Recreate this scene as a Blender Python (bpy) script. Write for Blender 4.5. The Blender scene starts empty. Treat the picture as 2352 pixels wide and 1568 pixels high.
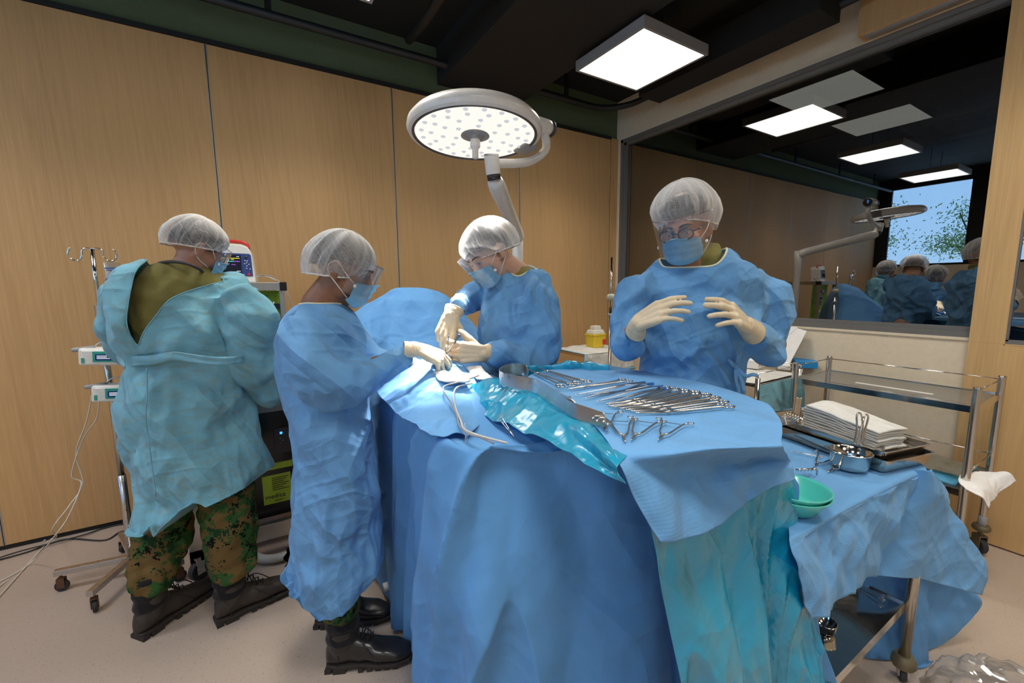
import bpy, math, random
import numpy as np
from mathutils import Vector, Matrix, Quaternion
R = math.radians
# ---------------------------------------------------------------- camera, world, exposure
CAM_F, CAM_W, CAM_H = 980.26, 2352.0, 1568.0
YAW, PITCH, ROLL, CAMZ = R(31.747), R(-7.298), R(-0.508), 1.4
fw = Vector((math.sin(YAW)*math.cos(PITCH), math.cos(YAW)*math.cos(PITCH), math.sin(PITCH)))
r0 = fw.cross(Vector((0, 0, 1))).normalized(); u0 = r0.cross(fw)
RV = math.cos(ROLL)*r0+math.sin(ROLL)*u0
UV = math.cos(ROLL)*u0-math.sin(ROLL)*r0
CP = Vector((0, 0, CAMZ))
scn = bpy.context.scene
COL = scn.collection
cd = bpy.data.cameras.new('camera'); cam = bpy.data.objects.new('camera', cd); COL.objects.link(cam)
cd.sensor_width = 36; cd.lens = 36*CAM_F/CAM_W; cd.clip_start = 0.05; cd.clip_end = 200
cam.matrix_world = Matrix(((RV.x, UV.x, -fw.x, 0), (RV.y, UV.y, -fw.y, 0), (RV.z, UV.z, -fw.z, CAMZ), (0, 0, 0, 1)))
scn.camera = cam
scn.view_settings.view_transform = 'Standard'; scn.view_settings.look = 'None'
scn.view_settings.exposure = 0.0; scn.view_settings.gamma = 1; scn.view_settings.use_curve_mapping = False
world = bpy.data.worlds.new('sky'); scn.world = world; world.use_nodes = True
wb = world.node_tree.nodes['Background']
_tc = world.node_tree.nodes.new('ShaderNodeTexCoord'); _sx = world.node_tree.nodes.new('ShaderNodeSeparateXYZ')
_cr = world.node_tree.nodes.new('ShaderNodeValToRGB')
world.node_tree.links.new(_tc.outputs['Generated'], _sx.inputs[0]); world.node_tree.links.new(_sx.outputs['Z'], _cr.inputs[0])
_cr.color_ramp.elements[0].color = (0.42, 0.70, 1.0, 1); _cr.color_ramp.elements[0].position = 0.0
_cr.color_ramp.elements[1].color = (0.12, 0.38, 0.95, 1); _cr.color_ramp.elements[1].position = 0.7
world.node_tree.links.new(_cr.outputs[0], wb.inputs['Color']); wb.inputs['Strength'].default_value = 3.6
PANEL_EMIT = 4.5
PANEL_WATT = 11.5
FIELD_SPOT = 2100.0
# room constants
YB, XR, ZC, XL, YF = 3.322, 3.336, 3.235, -3.18, -3.2

def ray(px, py): return fw+RV*((px-CAM_W/2)/CAM_F)-UV*((py-CAM_H/2)/CAM_F)
def PZ(px, py, z): d = ray(px, py); return CP+d*((z-CAMZ)/d.z)
def PY(px, py, y): d = ray(px, py); return CP+d*(y/d.y)
def PX(px, py, x): d = ray(px, py); return CP+d*(x/d.x)
def PD(px, py, dep): return CP+ray(px, py)*dep
FH = Vector((fw.x, fw.y, 0)).normalized()      # horizontal forward
RH = Vector((FH.y, -FH.x, 0))
def PH(px, py, hd):                              # point at horizontal forward distance hd
    d = ray(px, py); return CP+d*(hd/(d.x*FH.x+d.y*FH.y))

# ---------------------------------------------------------------- noise (numpy perlin)
_rs = np.random.RandomState(5)
_perm = np.tile(_rs.permutation(256), 3); _g = _rs.normal(size=(256, 3)); _g /= np.linalg.norm(_g, axis=1)[:, None]
def perlin(p):
    p = np.asarray(p, float); i = np.floor(p).astype(int); f = p-i; i &= 255
    w = f*f*f*(f*(f*6-15)+10); out = 0
    for dx in (0, 1):
        for dy in (0, 1):
            for dz in (0, 1):
                h = _perm[_perm[_perm[i[:, 0]+dx]+i[:, 1]+dy]+i[:, 2]+dz]
                d = (_g[h]*(f-[dx, dy, dz])).sum(1)
                wt = (w[:, 0] if dx else 1-w[:, 0])*(w[:, 1] if dy else 1-w[:, 1])*(w[:, 2] if dz else 1-w[:, 2])
                out = out+d*wt
    return out
def fbm3(p, s, seed=0, oct=2):
    p = np.asarray(p)/s+seed*7.31; o = 0; a = 1
    for _ in range(oct): o = o+a*perlin(p); p = p*2.03+3.1; a *= .5
    return o
def tri(x): return np.abs((x % 1.0)*2-1)*2-1
def crease(P, seed, L=0.09, amp=0.006, warp=0.12, n=4, ani=(1, 1, 1), sharp=1.0):
    """crisp, folded-sheet relief: warped triangle waves in several directions"""
    rs = np.random.RandomState(seed); Q = P*np.array(ani)
    W = np.stack([fbm3(Q, warp*2.2, seed+k, 2) for k in range(3)], 1)*warp*1.5
    h = 0
    for k in range(n):
        d = rs.normal(size=3); d /= np.linalg.norm(d)
        l = L*rs.uniform(.7, 2.0)
        t = tri(((Q+W*rs.uniform(.6, 1.4))@d)/l+rs.rand())
        m = np.clip(fbm3(Q, L*2.2, seed+11*k+3, 1)*1.6+.5, 0, 1)
        h = h+np.sign(t)*np.abs(t)**sharp*l/L*m
    return h*amp/n*1.6

# ---------------------------------------------------------------- object helpers
WL = {}
def tag(o, label=None, cat=None, group=None, kind=None):
    if label: o['label'] = label
    if cat: o['category'] = cat
    if group: o['group'] = group
    if kind: o['kind'] = kind
    return o
def thing(name, loc, label, cat, group=None, rot=None):
    o = bpy.data.objects.new(name, None); COL.objects.link(o); o.location = loc; o.empty_display_size = .05
    if rot is not None: o.rotation_euler = rot
    WL[o.name] = Vector(loc); return tag(o, label, cat, group)
def mkmesh(V, F, smooth=True, name='mesh'):
    me = bpy.data.meshes.new(name); me.from_pydata([tuple(v) for v in V], [], [tuple(f) for f in F]); me.update()
    if smooth: me.polygons.foreach_set('use_smooth', [True]*len(me.polygons))
    return me
def build(name, V, F, mat, parent=None, smooth=True, label=None, mods=None, local=False, origin='base', cat=None, group=None, kind=None, uv=None, auto=None):
    V = np.asarray([tuple(v) for v in V], float)
    if local: off = np.zeros(3); wl = Vector((0, 0, 0))
    elif origin == 'zero': off = np.zeros(3); wl = Vector((0, 0, 0))
    else:
        off = (V.min(0)+V.max(0))/2; off[2] = V[:, 2].min(); wl = Vector(off)
    me = mkmesh(V-off, F, smooth, name)
    if auto is not None and smooth: me.set_sharp_from_angle(angle=R(auto))
    mats = mat if isinstance(mat, (list, tuple)) else [mat]
    for m in mats: me.materials.append(m)
    o = bpy.data.objects.new(name, me); COL.objects.link(o)
    if parent is not None:
        o.parent = parent
        if not local: o.location = wl-WL[parent.name]; WL[o.name] = wl
        else: WL[o.name] = WL.get(parent.name, Vector((0, 0, 0)))
    else:
        o.location = wl; WL[o.name] = wl
    for m in (mods or []): add_mod(o, m)
    return tag(o, label, cat, group, kind)
def add_mod(o, m):
    k = m[0]
    if k == 'bevel': b = o.modifiers.new('bevel', 'BEVEL'); b.width = m[1]; b.segments = m[2] if len(m) > 2 else 2; b.limit_method = 'ANGLE'; b.angle_limit = R(35)
    if k == 'solid': b = o.modifiers.new('solid', 'SOLIDIFY'); b.thickness = m[1]; b.offset = m[2] if len(m) > 2 else 0
    if k == 'sub': b = o.modifiers.new('sub', 'SUBSURF'); b.levels = m[1]; b.render_levels = m[1]
class MB:
    def __init__(s): s.V = []; s.F = []
    def add(s, V, F):
        n = len(s.V); s.V += [Vector(v) for v in V]; s.F += [tuple(i+n for i in f) for f in F]; return s
    def box(s, a, b, M=None):
        x0, y0, z0 = a; x1, y1, z1 = b
        V = [Vector(v) for v in ((x0, y0, z0), (x1, y0, z0), (x1, y1, z0), (x0, y1, z0), (x0, y0, z1), (x1, y0, z1), (x1, y1, z1), (x0, y1, z1))]
        if M is not None: V = [M@v for v in V]
        return s.add(V, [(0, 3, 2, 1), (4, 5, 6, 7), (0, 1, 5, 4), (1, 2, 6, 5), (2, 3, 7, 6), (3, 0, 4, 7)])
    def tube(s, pts, r, seg=12, closed=False, caps=True, flat=None, up=None):
        pts = [Vector(p) for p in pts]; n = len(pts); rr = r if isinstance(r, (list, tuple)) else [r]*n
        V = []; F = []; prev = None
        for i, p in enumerate(pts):
            if closed: t = (pts[(i+1) % n]-pts[i-1]).normalized()
            else: t = (pts[min(i+1, n-1)]-pts[max(i-1, 0)]).normalized()
            if prev is None:
                a = Vector(up) if up is not None else (Vector((0, 0, 1)) if abs(t.z) < .9 else Vector((1, 0, 0)))
                nrm = (a-t*a.dot(t)).normalized()
            else: nrm = (prev-t*prev.dot(t)).normalized()
            prev = nrm; bn = t.cross(nrm)
            for k in range(seg):
                an = 2*math.pi*k/seg
                V.append(p+nrm*(math.cos(an)*rr[i]*(flat or 1))+bn*(math.sin(an)*rr[i]))
        m = n if closed else n-1
        for i in range(m):
            j = (i+1) % n
            for k in range(seg):
                l = (k+1) % seg; F.append((i*seg+k, i*seg+l, j*seg+l, j*seg+k))
        if caps and not closed:
            F.append(tuple(range(seg))[::-1]); F.append(tuple((n-1)*seg+k for k in range(seg)))
        return s.add(V, F)
    def lathe(s, prof, c=(0, 0, 0), seg=32, axis=None, sx=1, sy=1, caps=True):
        M = Matrix.Translation(Vector(c))
        if axis is not None: M = M@Vector((0, 0, 1)).rotation_difference(Vector(axis)).to_matrix().to_4x4()
        V = []; F = []
        for (r, z) in prof:
            for k in range(seg):
                an = 2*math.pi*k/seg; V.append(M@Vector((r*sx*math.cos(an), r*sy*math.sin(an), z)))
        for i in range(len(prof)-1):
            for k in range(seg):
                l = (k+1) % seg; F.append((i*seg+k, i*seg+l, (i+1)*seg+l, (i+1)*seg+k))
        if caps and prof[0][0] > 1e-6: F.append(tuple(range(seg))[::-1])
        if caps and prof[-1][0] > 1e-6: F.append(tuple((len(prof)-1)*seg+k for k in range(seg)))
        return s.add(V, F)
    def ell(s, c, r, seg=20, ring=12, M=None):
        V = []; F = []
        for i in range(ring+1):
            th = math.pi*i/ring
            for k in range(seg):
                an = 2*math.pi*k/seg
                v = Vector((r[0]*math.sin(th)*math.cos(an), r[1]*math.sin(th)*math.sin(an), r[2]*math.cos(th)))
                if M is not None: v = M@v
                V.append(Vector(c)+v)
        for i in range(ring):
            for k in range(seg):
                l = (k+1) % seg; F.append((i*seg+k, (i+1)*seg+k, (i+1)*seg+l, i*seg+l))
        return s.add(V, F)
    def cap(s, a, b, ra, rb, seg=16):
        """tapered capsule"""
        a = Vector(a); b = Vector(b); t = (b-a).normalized(); n = 4; P = []; rr = []
        for i in range(n+1): th = math.pi/2*i/n; P.append(a-t*ra*math.cos(th)); rr.append(max(ra*math.sin(th), 1e-4))
        for i in range(n+1): th = math.pi/2*i/n; P.append(b+t*rb*math.sin(th)); rr.append(max(rb*math.cos(th), 1e-4))
        return s.tube(P, rr, seg)
    def loft(s, rings, close=True):
        """rings: list of equal length point lists -> closed skin"""
        V = [v for r in rings for v in r]; n = len(rings[0]); F = []
        for i in range(len(rings)-1):
            for k in range(n):
                l = (k+1) % n; F.append((i*n+k, i*n+l, (i+1)*n+l, (i+1)*n+k))
        if close: F.append(tuple(range(n))[::-1]); F.append(tuple((len(rings)-1)*n+k for k in range(n)))
        return s.add(V, F)
    def prism(s, poly, h, M=None):
        n = len(poly); V = [Vector((p[0], p[1], 0)) for p in poly]+[Vector((p[0], p[1], h)) for p in poly]
        if M is not None: V = [M@v for v in V]
        return s.add(V, [tuple(range(n))[::-1], tuple(range(n, 2*n))]+[(i, (i+1) % n, n+(i+1) % n, n+i) for i in range(n)])
    def build(s, name, mat, parent=None, **k): return build(name, s.V, s.F, mat, parent, **k)

def catmull(pts, n):
    """resample control points (list of Vector/tuples) to n points"""
    P = np.array([tuple(p) for p in pts], float); m = len(P)
    if m == 2:
        t = np.linspace(0, 1, n)[:, None]; return P[0]*(1-t)+P[1]*t
    E = np.vstack([2*P[0]-P[1], P, 2*P[-1]-P[-2]]); t = np.linspace(0, m-1, n); i = np.minimum(t.astype(int), m-2); f = (t-i)[:, None]
    p0, p1, p2, p3 = E[i], E[i+1], E[i+2], E[i+3]
    return .5*((2*p1)+(-p0+p2)*f+(2*p0-5*p1+4*p2-p3)*f**2+(-p0+3*p1-3*p2+p3)*f**3)
def grid_faces(nu, nv, off=0):
    return [(off+i*nv+j, off+i*nv+j+1, off+(i+1)*nv+j+1, off+(i+1)*nv+j) for i in range(nu-1) for j in range(nv-1)]
def sheet(rows, nu, nv):
    A = np.array([catmull(r, nv) for r in rows])
    B = np.array([catmull(A[:, j], nu) for j in range(nv)])
    return B.transpose(1, 0, 2)       # nu,nv,3
def grid_normals(G):
    du = np.gradient(G, axis=0); dv = np.gradient(G, axis=1); n = np.cross(du, dv); n /= (np.linalg.norm(n, axis=2)[..., None]+1e-9); return n
def vnormals(V, F):
    V = np.asarray(V); N = np.zeros_like(V)
    F4 = np.array([f for f in F if len(f) == 4]); F3 = np.array([f for f in F if len(f) == 3])
    for Q in (F4, F3):
        if len(Q) == 0: continue
        fn = np.cross(V[Q[:, 2]]-V[Q[:, 0]], V[Q[:, -1]]-V[Q[:, 1]]) if Q.shape[1] == 4 else np.cross(V[Q[:, 1]]-V[Q[:, 0]], V[Q[:, 2]]-V[Q[:, 0]])
        for k in range(Q.shape[1]): np.add.at(N, Q[:, k], fn)
    return N/(np.linalg.norm(N, axis=1)[:, None]+1e-12)
def remesh(mb, voxel, it=2, lam=.5):
    me = mkmesh(mb.V, mb.F, False); o = bpy.data.objects.new('tmp', me); COL.objects.link(o)
    m = o.modifiers.new('r', 'REMESH'); m.mode = 'VOXEL'; m.voxel_size = voxel; m.adaptivity = 0
    dg = bpy.context.evaluated_depsgraph_get(); ev = o.evaluated_get(dg); em = ev.to_mesh()
    n = len(em.vertices); V = np.empty(n*3); em.vertices.foreach_get('co', V); V = V.reshape(-1, 3)
    F = [tuple(p.vertices) for p in em.polygons]; E = np.empty(len(em.edges)*2, int); em.edges.foreach_get('vertices', E); E = E.reshape(-1, 2)
    ev.to_mesh_clear(); bpy.data.objects.remove(o); bpy.data.meshes.remove(me)
    V = smooth(V, E, it, lam); return V, F, E
def smooth(V, E, it, lam=.5):
    deg = np.bincount(E.ravel(), minlength=len(V))[:, None].clip(1)
    for _ in range(it):
        S = np.zeros_like(V); np.add.at(S, E[:, 0], V[E[:, 1]]); np.add.at(S, E[:, 1], V[E[:, 0]])
        V = V+(S/deg-V)*lam
    return V
def spline(pts, n): return [Vector(p) for p in catmull(pts, n)]
# ---------------------------------------------------------------- materials
M = {}
def srgb(r, g, b):
    f = lambda c: (c/255/12.92) if c/255 <= .04045 else ((c/255+.055)/1.055)**2.4
    return (f(r), f(g), f(b), 1)
class NT:
    def __init__(s, name):
        s.m = bpy.data.materials.new(name); s.m.use_nodes = True; s.t = s.m.node_tree; s.b = s.t.nodes['Principled BSDF']; s.out = s.t.nodes['Material Output']; M[name] = s.m
    def n(s, typ, **k):
        x = s.t.nodes.new('ShaderNode'+typ)
        for a, v in k.items():
            if a.startswith('i_'): x.inputs[a[2:].replace('_', ' ')].default_value = v
            elif a.startswith('n_'): x.inputs[int(a[2:])].default_value = v
            else: setattr(x, a, v)
        return x
    def l(s, a, b): s.t.links.new(a, b)
    def set(s, **k):
        for a, v in k.items(): s.b.inputs[a.replace('_', ' ')].default_value = v
    def coord(s, scale=(1, 1, 1), obj=False):
        if obj: c = s.n('TexCoord').outputs['Object']
        else: c = s.n('NewGeometry').outputs['Position']
        mp = s.n('Mapping'); mp.inputs['Scale'].default_value = scale; s.l(c, mp.inputs[0]); return mp.outputs[0]
    def noise(s, vec, scale, detail=3, rough=.5, dist=0):
        x = s.n('TexNoise'); x.inputs['Scale'].default_value = scale; x.inputs['Detail'].default_value = detail; x.inputs['Roughness'].default_value = rough; x.inputs['Distortion'].default_value = dist
        if vec is not None: s.l(vec, x.inputs['Vector'])
        return x.outputs['Fac']
    def ramp(s, fac, stops, const=False):
        x = s.n('ValToRGB'); cr = x.color_ramp
        if const: cr.interpolation = 'CONSTANT'
        while len(cr.elements) < len(stops): cr.elements.new(.5)
        for e, (p, c) in zip(cr.elements, stops): e.position = p; e.color = c if len(c) == 4 else (*c, 1)
        s.l(fac, x.inputs[0]); return x.outputs[0]
    def mix(s, a, b, fac, mode='MIX'):
        x = s.n('Mix', data_type='RGBA', blend_type=mode)
        for v, i in ((fac, 0), (a, 6), (b, 7)):
            if isinstance(v, (int, float, tuple)): x.inputs[i].default_value = v
            else: s.l(v, x.inputs[i])
        return x.outputs[2]
    def bump(s, h, strength=.3, dist=.01):
        x = s.n('Bump'); x.inputs['Strength'].default_value = strength; x.inputs['Distance'].default_value = dist; s.l(h, x.inputs['Height']); s.l(x.outputs[0], s.b.inputs['Normal']); return x
def simple(name, col, rough=.5, metal=0, bumps=None, spec=.5, emit=0, coat=0, trans=0, alpha=1):
    t = NT(name); t.set(Base_Color=col, Roughness=rough, Metallic=metal); t.b.inputs['Specular IOR Level'].default_value = spec
    if emit: t.b.inputs['Emission Color'].default_value = col; t.b.inputs['Emission Strength'].default_value = emit
    if coat: t.b.inputs['Coat Weight'].default_value = coat; t.b.inputs['Coat Roughness'].default_value = .1
    v = t.coord(); c = t.noise(v, 40, 3)
    t.l(t.mix(tuple(x*.9 for x in col[:3])+(1,), tuple(min(1, x*1.08) for x in col[:3])+(1,), c), t.b.inputs['Base Color'])
    if bumps: t.bump(t.noise(v, bumps[0], 3), bumps[1], .003)
    if trans: t.b.inputs['Transmission Weight'].default_value = trans
    if alpha < 1: t.b.inputs['Alpha'].default_value = alpha
    return t.m
def wood(name, c1, c2, c3):
    t = NT(name); v = t.coord((1, 1, .055))
    big = t.noise(v, 2.2, 2, .5, .4)
    w = t.n('TexWave', wave_type='BANDS', bands_direction='DIAGONAL'); w.inputs['Scale'].default_value = 9; w.inputs['Distortion'].default_value = 7; w.inputs['Detail'].default_value = 3; w.inputs['Detail Scale'].default_value = 1.2; t.l(v, w.inputs[0])
    v2 = t.coord((1, 1, .02)); fine = t.noise(v2, 170, 4, .6)
    a = t.ramp(w.outputs['Fac'], [(0, c1), (.55, c2), (1, c3)])
    b = t.mix(a, c2, .62)
    c = t.mix(b, tuple(x*.62 for x in c2[:3])+(1,), t.ramp(fine, [(.40, (.36,)*3), (.62, (0,)*3)]))
    d = t.mix(c, tuple(x*1.14 for x in c2[:3])+(1,), t.ramp(big, [(.35, (0,)*3), (.7, (.6,)*3)]))
    t.l(d, t.b.inputs['Base Color']); t.set(Roughness=.55); t.b.inputs['Specular IOR Level'].default_value = .3
    t.bump(fine, .12, .001)
    return t.m
wood('oak', (.52, .315, .135, 1), (.595, .365, .163, 1), (.44, .255, .095, 1))
wood('oak_light', (.60, .38, .165, 1), (.67, .43, .19, 1), (.53, .32, .13, 1))
def cloth(name, col, dark=.8, rough=.72, weave=0, spec=.25, sheen=.1, blotch=.25, cre=.5, transl=.12, tint=None, coat=0, fs=1.0):
    """non-woven sheet: crisp fold lines (triangle waves, warped), fine fibre grain"""
    t = NT(name); v = t.coord()
    n1 = t.noise(v, 9, 4, .6); n2 = t.noise(v, 260, 2, .6)
    c = t.mix(tuple(x*dark for x in col[:3])+(1,), col, t.ramp(n1, [(.3, (0,)*3), (.7, (1,)*3)]))
    if tint: c = t.mix(c, tint, t.ramp(t.noise(t.coord((1, 1.0, 2.2)), 17, 5, .7), [(.47, (0,)*3), (.72, (blotch,)*3)]))
    t.l(c, t.b.inputs['Base Color']); t.set(Roughness=rough); t.b.inputs['Specular IOR Level'].default_value = spec; t.b.inputs['Sheen Weight'].default_value = sheen
    if coat: t.b.inputs['Coat Weight'].default_value = coat; t.b.inputs['Coat Roughness'].default_value = .15
    acc = None
    for k, (rot, sc, ds, wt) in enumerate((((.3, .5, .2), 2.1, 5.5, 1.0), ((1.1, -.6, .9), 3.3, 6.0, .7), ((-.7, 1.2, 1.9), 5.2, 5.0, .45), ((.2, 2.0, -.8), 9.0, 4.0, .22))):
        mp = t.n('Mapping'); mp.inputs['Rotation'].default_value = rot; mp.inputs['Location'].default_value = (k*1.7, k*.9, k*2.3); t.l(v, mp.inputs[0])
        w = t.n('TexWave', wave_type='BANDS', wave_profile='TRI', bands_direction='X'); w.inputs['Scale'].default_value = sc*fs; w.inputs['Distortion'].default_value = ds; w.inputs['Detail'].default_value = 1.0; w.inputs['Detail Scale'].default_value = .9; t.l(mp.outputs[0], w.inputs[0])
        m = t.ramp(t.noise(mp.outputs[0], 2.6*fs, 1), [(.40, (0,)*3), (.62, (1,)*3)])
        pk = t.ramp(w.outputs['Fac'], [(0, (0,)*3), (.6, (.16,)*3), (1, (1,)*3)])
        x = t.n('Math', operation='MULTIPLY'); t.l(pk, x.inputs[0]); t.l(m, x.inputs[1])
        y = t.n('Math', operation='MULTIPLY_ADD'); y.inputs[1].default_value = .38*wt/(sc/2.1); t.l(x.outputs[0], y.inputs[0])
        if acc is not None: t.l(acc, y.inputs[2])
        else: y.inputs[2].default_value = 0
        acc = y.outputs[0]
    for k, (vs, wt, sz) in enumerate(((3.4, .9, (1, 1, .38)), (6.5, .45, (1, .8, .9)), (13, .16, (1, 1, 1)))):
        wn = t.n('TexNoise'); wn.inputs['Scale'].default_value = 2.5*(k+1); t.l(v, wn.inputs['Vector']); ad = t.n('VectorMath', operation='MULTIPLY_ADD'); ad.inputs[1].default_value = (.35/(k+1),)*3; t.l(wn.outputs['Color'], ad.inputs[0]); t.l(v, ad.inputs[2])
        mp = t.n('Mapping'); mp.inputs['Scale'].default_value = sz; t.l(ad.outputs[0], mp.inputs[0])
        vo = t.n('TexVoronoi', feature='F1'); vo.inputs['Scale'].default_value = vs*fs; t.l(mp.outputs[0], vo.inputs['Vector'])
        y = t.n('Math', operation='MULTIPLY_ADD'); y.inputs[1].default_value = wt; t.l(vo.outputs['Distance'], y.inputs[0]); t.l(acc, y.inputs[2]); acc = y.outputs[0]
    b1 = t.n('Bump'); b1.inputs['Strength'].default_value = min(1, cre); b1.inputs['Distance'].default_value = .075/fs; t.l(acc, b1.inputs['Height'])
    b2 = t.n('Bump'); b2.inputs['Strength'].default_value = .18; b2.inputs['Distance'].default_value = .001; t.l(n2, b2.inputs['Height']); t.l(b1.outputs[0], b2.inputs['Normal'])
    last = b2
    if weave:
        w = t.n('TexWave', bands_direction='Z' if weave == 1 else 'Y'); w.inputs['Scale'].default_value = 45; w.inputs['Distortion'].default_value = .6; t.l(v, w.inputs[0])
        b3 = t.n('Bump'); b3.inputs['Strength'].default_value = .14; b3.inputs['Distance'].default_value = .0015; t.l(w.outputs['Fac'], b3.inputs['Height']); t.l(b2.outputs[0], b3.inputs['Normal']); last = b3
    t.l(last.outputs[0], t.b.inputs['Normal'])
    if transl:
        tr = t.n('BsdfTranslucent'); t.l(c, tr.inputs['Color']); mx = t.n('MixShader'); mx.inputs[0].default_value = transl
        t.l(t.b.outputs[0], mx.inputs[1]); t.l(tr.outputs[0], mx.inputs[2]); t.l(mx.outputs[0], t.out.inputs['Surface'])
    return t.m
cloth('gown_blue', (.170, .410, .730, 1), cre=.8)
cloth('gown_teal', (.230, .540, .660, 1), tint=(.24, .35, .33, 1), blotch=.8, rough=.8, cre=.6)
cloth('drape_blue', (.170, .430, .790, 1), dark=.9, cre=.45)
cloth('drape_blue_ribbed', (.165, .415, .750, 1), dark=.94, weave=1, cre=.32)
cloth('drape_plain', (.135, .380, .745, 1), dark=.92, cre=.32, fs=.6)
cloth('drape_white', (.80, .78, .72, 1), transl=.05, cre=.3)
cloth('shirt_olive', (.235, .205, .060, 1), dark=.85, transl=0, rough=.85, cre=.4)
cloth('gauze_white', (.82, .77, .70, 1), transl=.05, rough=.9, cre=.3, fs=3)
cloth('mask_blue', (.25, .56, .76, 1), dark=.95, cre=.15, fs=2)
cloth('boot_canvas', (.012, .011, .012, 1), transl=0, rough=.85, cre=.5, fs=2)
cloth('plastic_teal', (.010, .345, .560, 1), dark=.94, rough=.22, spec=.6, sheen=0, coat=.7, cre=.6, transl=.06, fs=1.0)
cloth('basin_teal', (.09, .62, .53, 1), dark=.98, rough=.25, spec=.5, sheen=0, coat=.5, cre=.0, transl=0)
# camouflage: pixel blocks
def camo():
    t = NT('camouflage'); c = t.n('TexCoord').outputs['Object']
    sn = t.n('VectorMath', operation='SNAP'); sn.inputs[1].default_value = (.0055, .0055, .0055); t.l(c, sn.inputs[0])
    def cell(scale, seed):
        mp = t.n('Mapping'); mp.inputs['Location'].default_value = (seed, seed*2.1, seed*.7); t.l(sn.outputs[0], mp.inputs[0]); return t.noise(mp.outputs[0], scale, 5, .75)
    a = t.mix(srgb(52, 86, 46), srgb(104, 84, 50), t.ramp(cell(9, 3), [(0, (0,)*3), (.50, (1,)*3)], True))
    a = t.mix(a, srgb(32, 60, 36), t.ramp(cell(12, 17), [(0, (0,)*3), (.56, (1,)*3)], True))
    a = t.mix(a, srgb(20, 22, 18), t.ramp(cell(14, 31), [(0, (0,)*3), (.585, (1,)*3)], True))
    t.l(a, t.b.inputs['Base Color']); t.set(Roughness=.9); t.b.inputs['Specular IOR Level'].default_value = .1
camo()
def skin(name, col):
    t = NT(name); v = t.coord(); a = t.mix(tuple(x*.8 for x in col[:3])+(1,), col, t.noise(v, 22, 4, .6)); t.l(a, t.b.inputs['Base Color'])
    t.set(Roughness=.48); t.b.inputs['Subsurface Weight'].default_value = .12; t.b.inputs['Subsurface Radius'].default_value = (.012, .005, .003); t.b.inputs['Subsurface Scale'].default_value = 1.0
    t.bump(t.noise(v, 420, 2), .12, .0006)
skin('skin_tan', (.42, .20, .115, 1)); skin('skin_fair', (.56, .31, .20, 1)); skin('skin_brown', (.26, .115, .060, 1))
def glove():
    t = NT('latex_glove'); v = t.coord(); n = t.noise(v, 45, 4, .7, 1.2)
    t.l(t.mix((.58, .45, .29, 1), (.76, .64, .44, 1), t.noise(v, 14, 3)), t.b.inputs['Base Color']); t.set(Roughness=.5)
    t.b.inputs['Subsurface Weight'].default_value = .08; t.b.inputs['Subsurface Radius'].default_value = (.01, .006, .003)
    t.bump(n, .45, .003)
glove()
def bouffant():
    t = NT('cap_nonwoven'); v = t.coord()
    t.set(Base_Color=(.86, .84, .81, 1), Roughness=.8)
    tr = t.n('BsdfTransparent'); tl = t.n('BsdfTranslucent'); tl.inputs['Color'].default_value = (.85, .83, .8, 1)
    m1 = t.n('MixShader'); m1.inputs[0].default_value = .25; t.l(t.b.outputs[0], m1.inputs[1]); t.l(tl.outputs[0], m1.inputs[2])
    lw = t.n('LayerWeight'); lw.inputs['Blend'].default_value = .45
    acc = None
    for k, (rot, sc, ds) in enumerate((((.3, .5, .2), 9, 7), ((1.1, -.6, .9), 13, 8), ((-.7, 1.2, 1.9), 21, 7))):
        mp = t.n('Mapping'); mp.inputs['Rotation'].default_value = rot; t.l(v, mp.inputs[0])
        w = t.n('TexWave', wave_type='BANDS', wave_profile='TRI'); w.inputs['Scale'].default_value = sc; w.inputs['Distortion'].default_value = ds; w.inputs['Detail'].default_value = 1; w.inputs['Detail Scale'].default_value = .6; t.l(mp.outputs[0], w.inputs[0])
        ln = t.ramp(w.outputs['Fac'], [(.0, (.32,)*3), (.06, (0,)*3), (1.0, (.06,)*3)])
        if acc is None: acc = ln
        else: acc = t.mix(acc, ln, 1.0, 'ADD')
    cre = acc
    class vo: outputs = {'Distance': acc}
    a = t.n('Math', operation='MULTIPLY_ADD'); a.inputs[1].default_value = .85; a.inputs[2].default_value = .15; t.l(lw.outputs['Facing'], a.inputs[0])
    b = t.n('Math', operation='ADD', use_clamp=True); t.l(a.outputs[0], b.inputs[0]); t.l(cre, b.inputs[1])
    m2 = t.n('MixShader'); t.l(b.outputs[0], m2.inputs[0]); t.l(tr.outputs[0], m2.inputs[1]); t.l(m1.outputs[0], m2.inputs[2]); t.l(m2.outputs[0], t.out.inputs['Surface'])
    t.bump(acc, .5, .004)
bouffant()
def clear(name, tint=(1, 1, 1, 1), fac=.12, rough=.05, fres=True, add=0.0):
    t = NT(name); tr = t.n('BsdfTransparent'); tr.inputs['Color'].default_value = tint
    gl = t.n('BsdfGlossy'); gl.inputs['Roughness'].default_value = rough
    mx = t.n('MixShader')
    if fres:
        lw = t.n('LayerWeight'); lw.inputs['Blend'].default_value = .25; a = t.n('Math', operation='MULTIPLY_ADD', use_clamp=True); a.inputs[1].default_value = .8; a.inputs[2].default_value = fac; t.l(lw.outputs['Fresnel'], a.inputs[0]); t.l(a.outputs[0], mx.inputs[0])
    else: mx.inputs[0].default_value = fac
    t.l(tr.outputs[0], mx.inputs[1]); t.l(gl.outputs[0], mx.inputs[2]); sh = mx.outputs[0]
    if add:
        df = t.n('BsdfDiffuse'); df.inputs['Color'].default_value = tuple(x*.9 for x in tint[:3])+(1,); m2 = t.n('MixShader'); m2.inputs[0].default_value = add; t.l(sh, m2.inputs[1]); t.l(df.outputs[0], m2.inputs[2]); sh = m2.outputs[0]
    t.l(sh, t.out.inputs['Surface']); return t
clear('visor_film', (.93, .93, .97, 1), .06, .08, True, .05)
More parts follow.
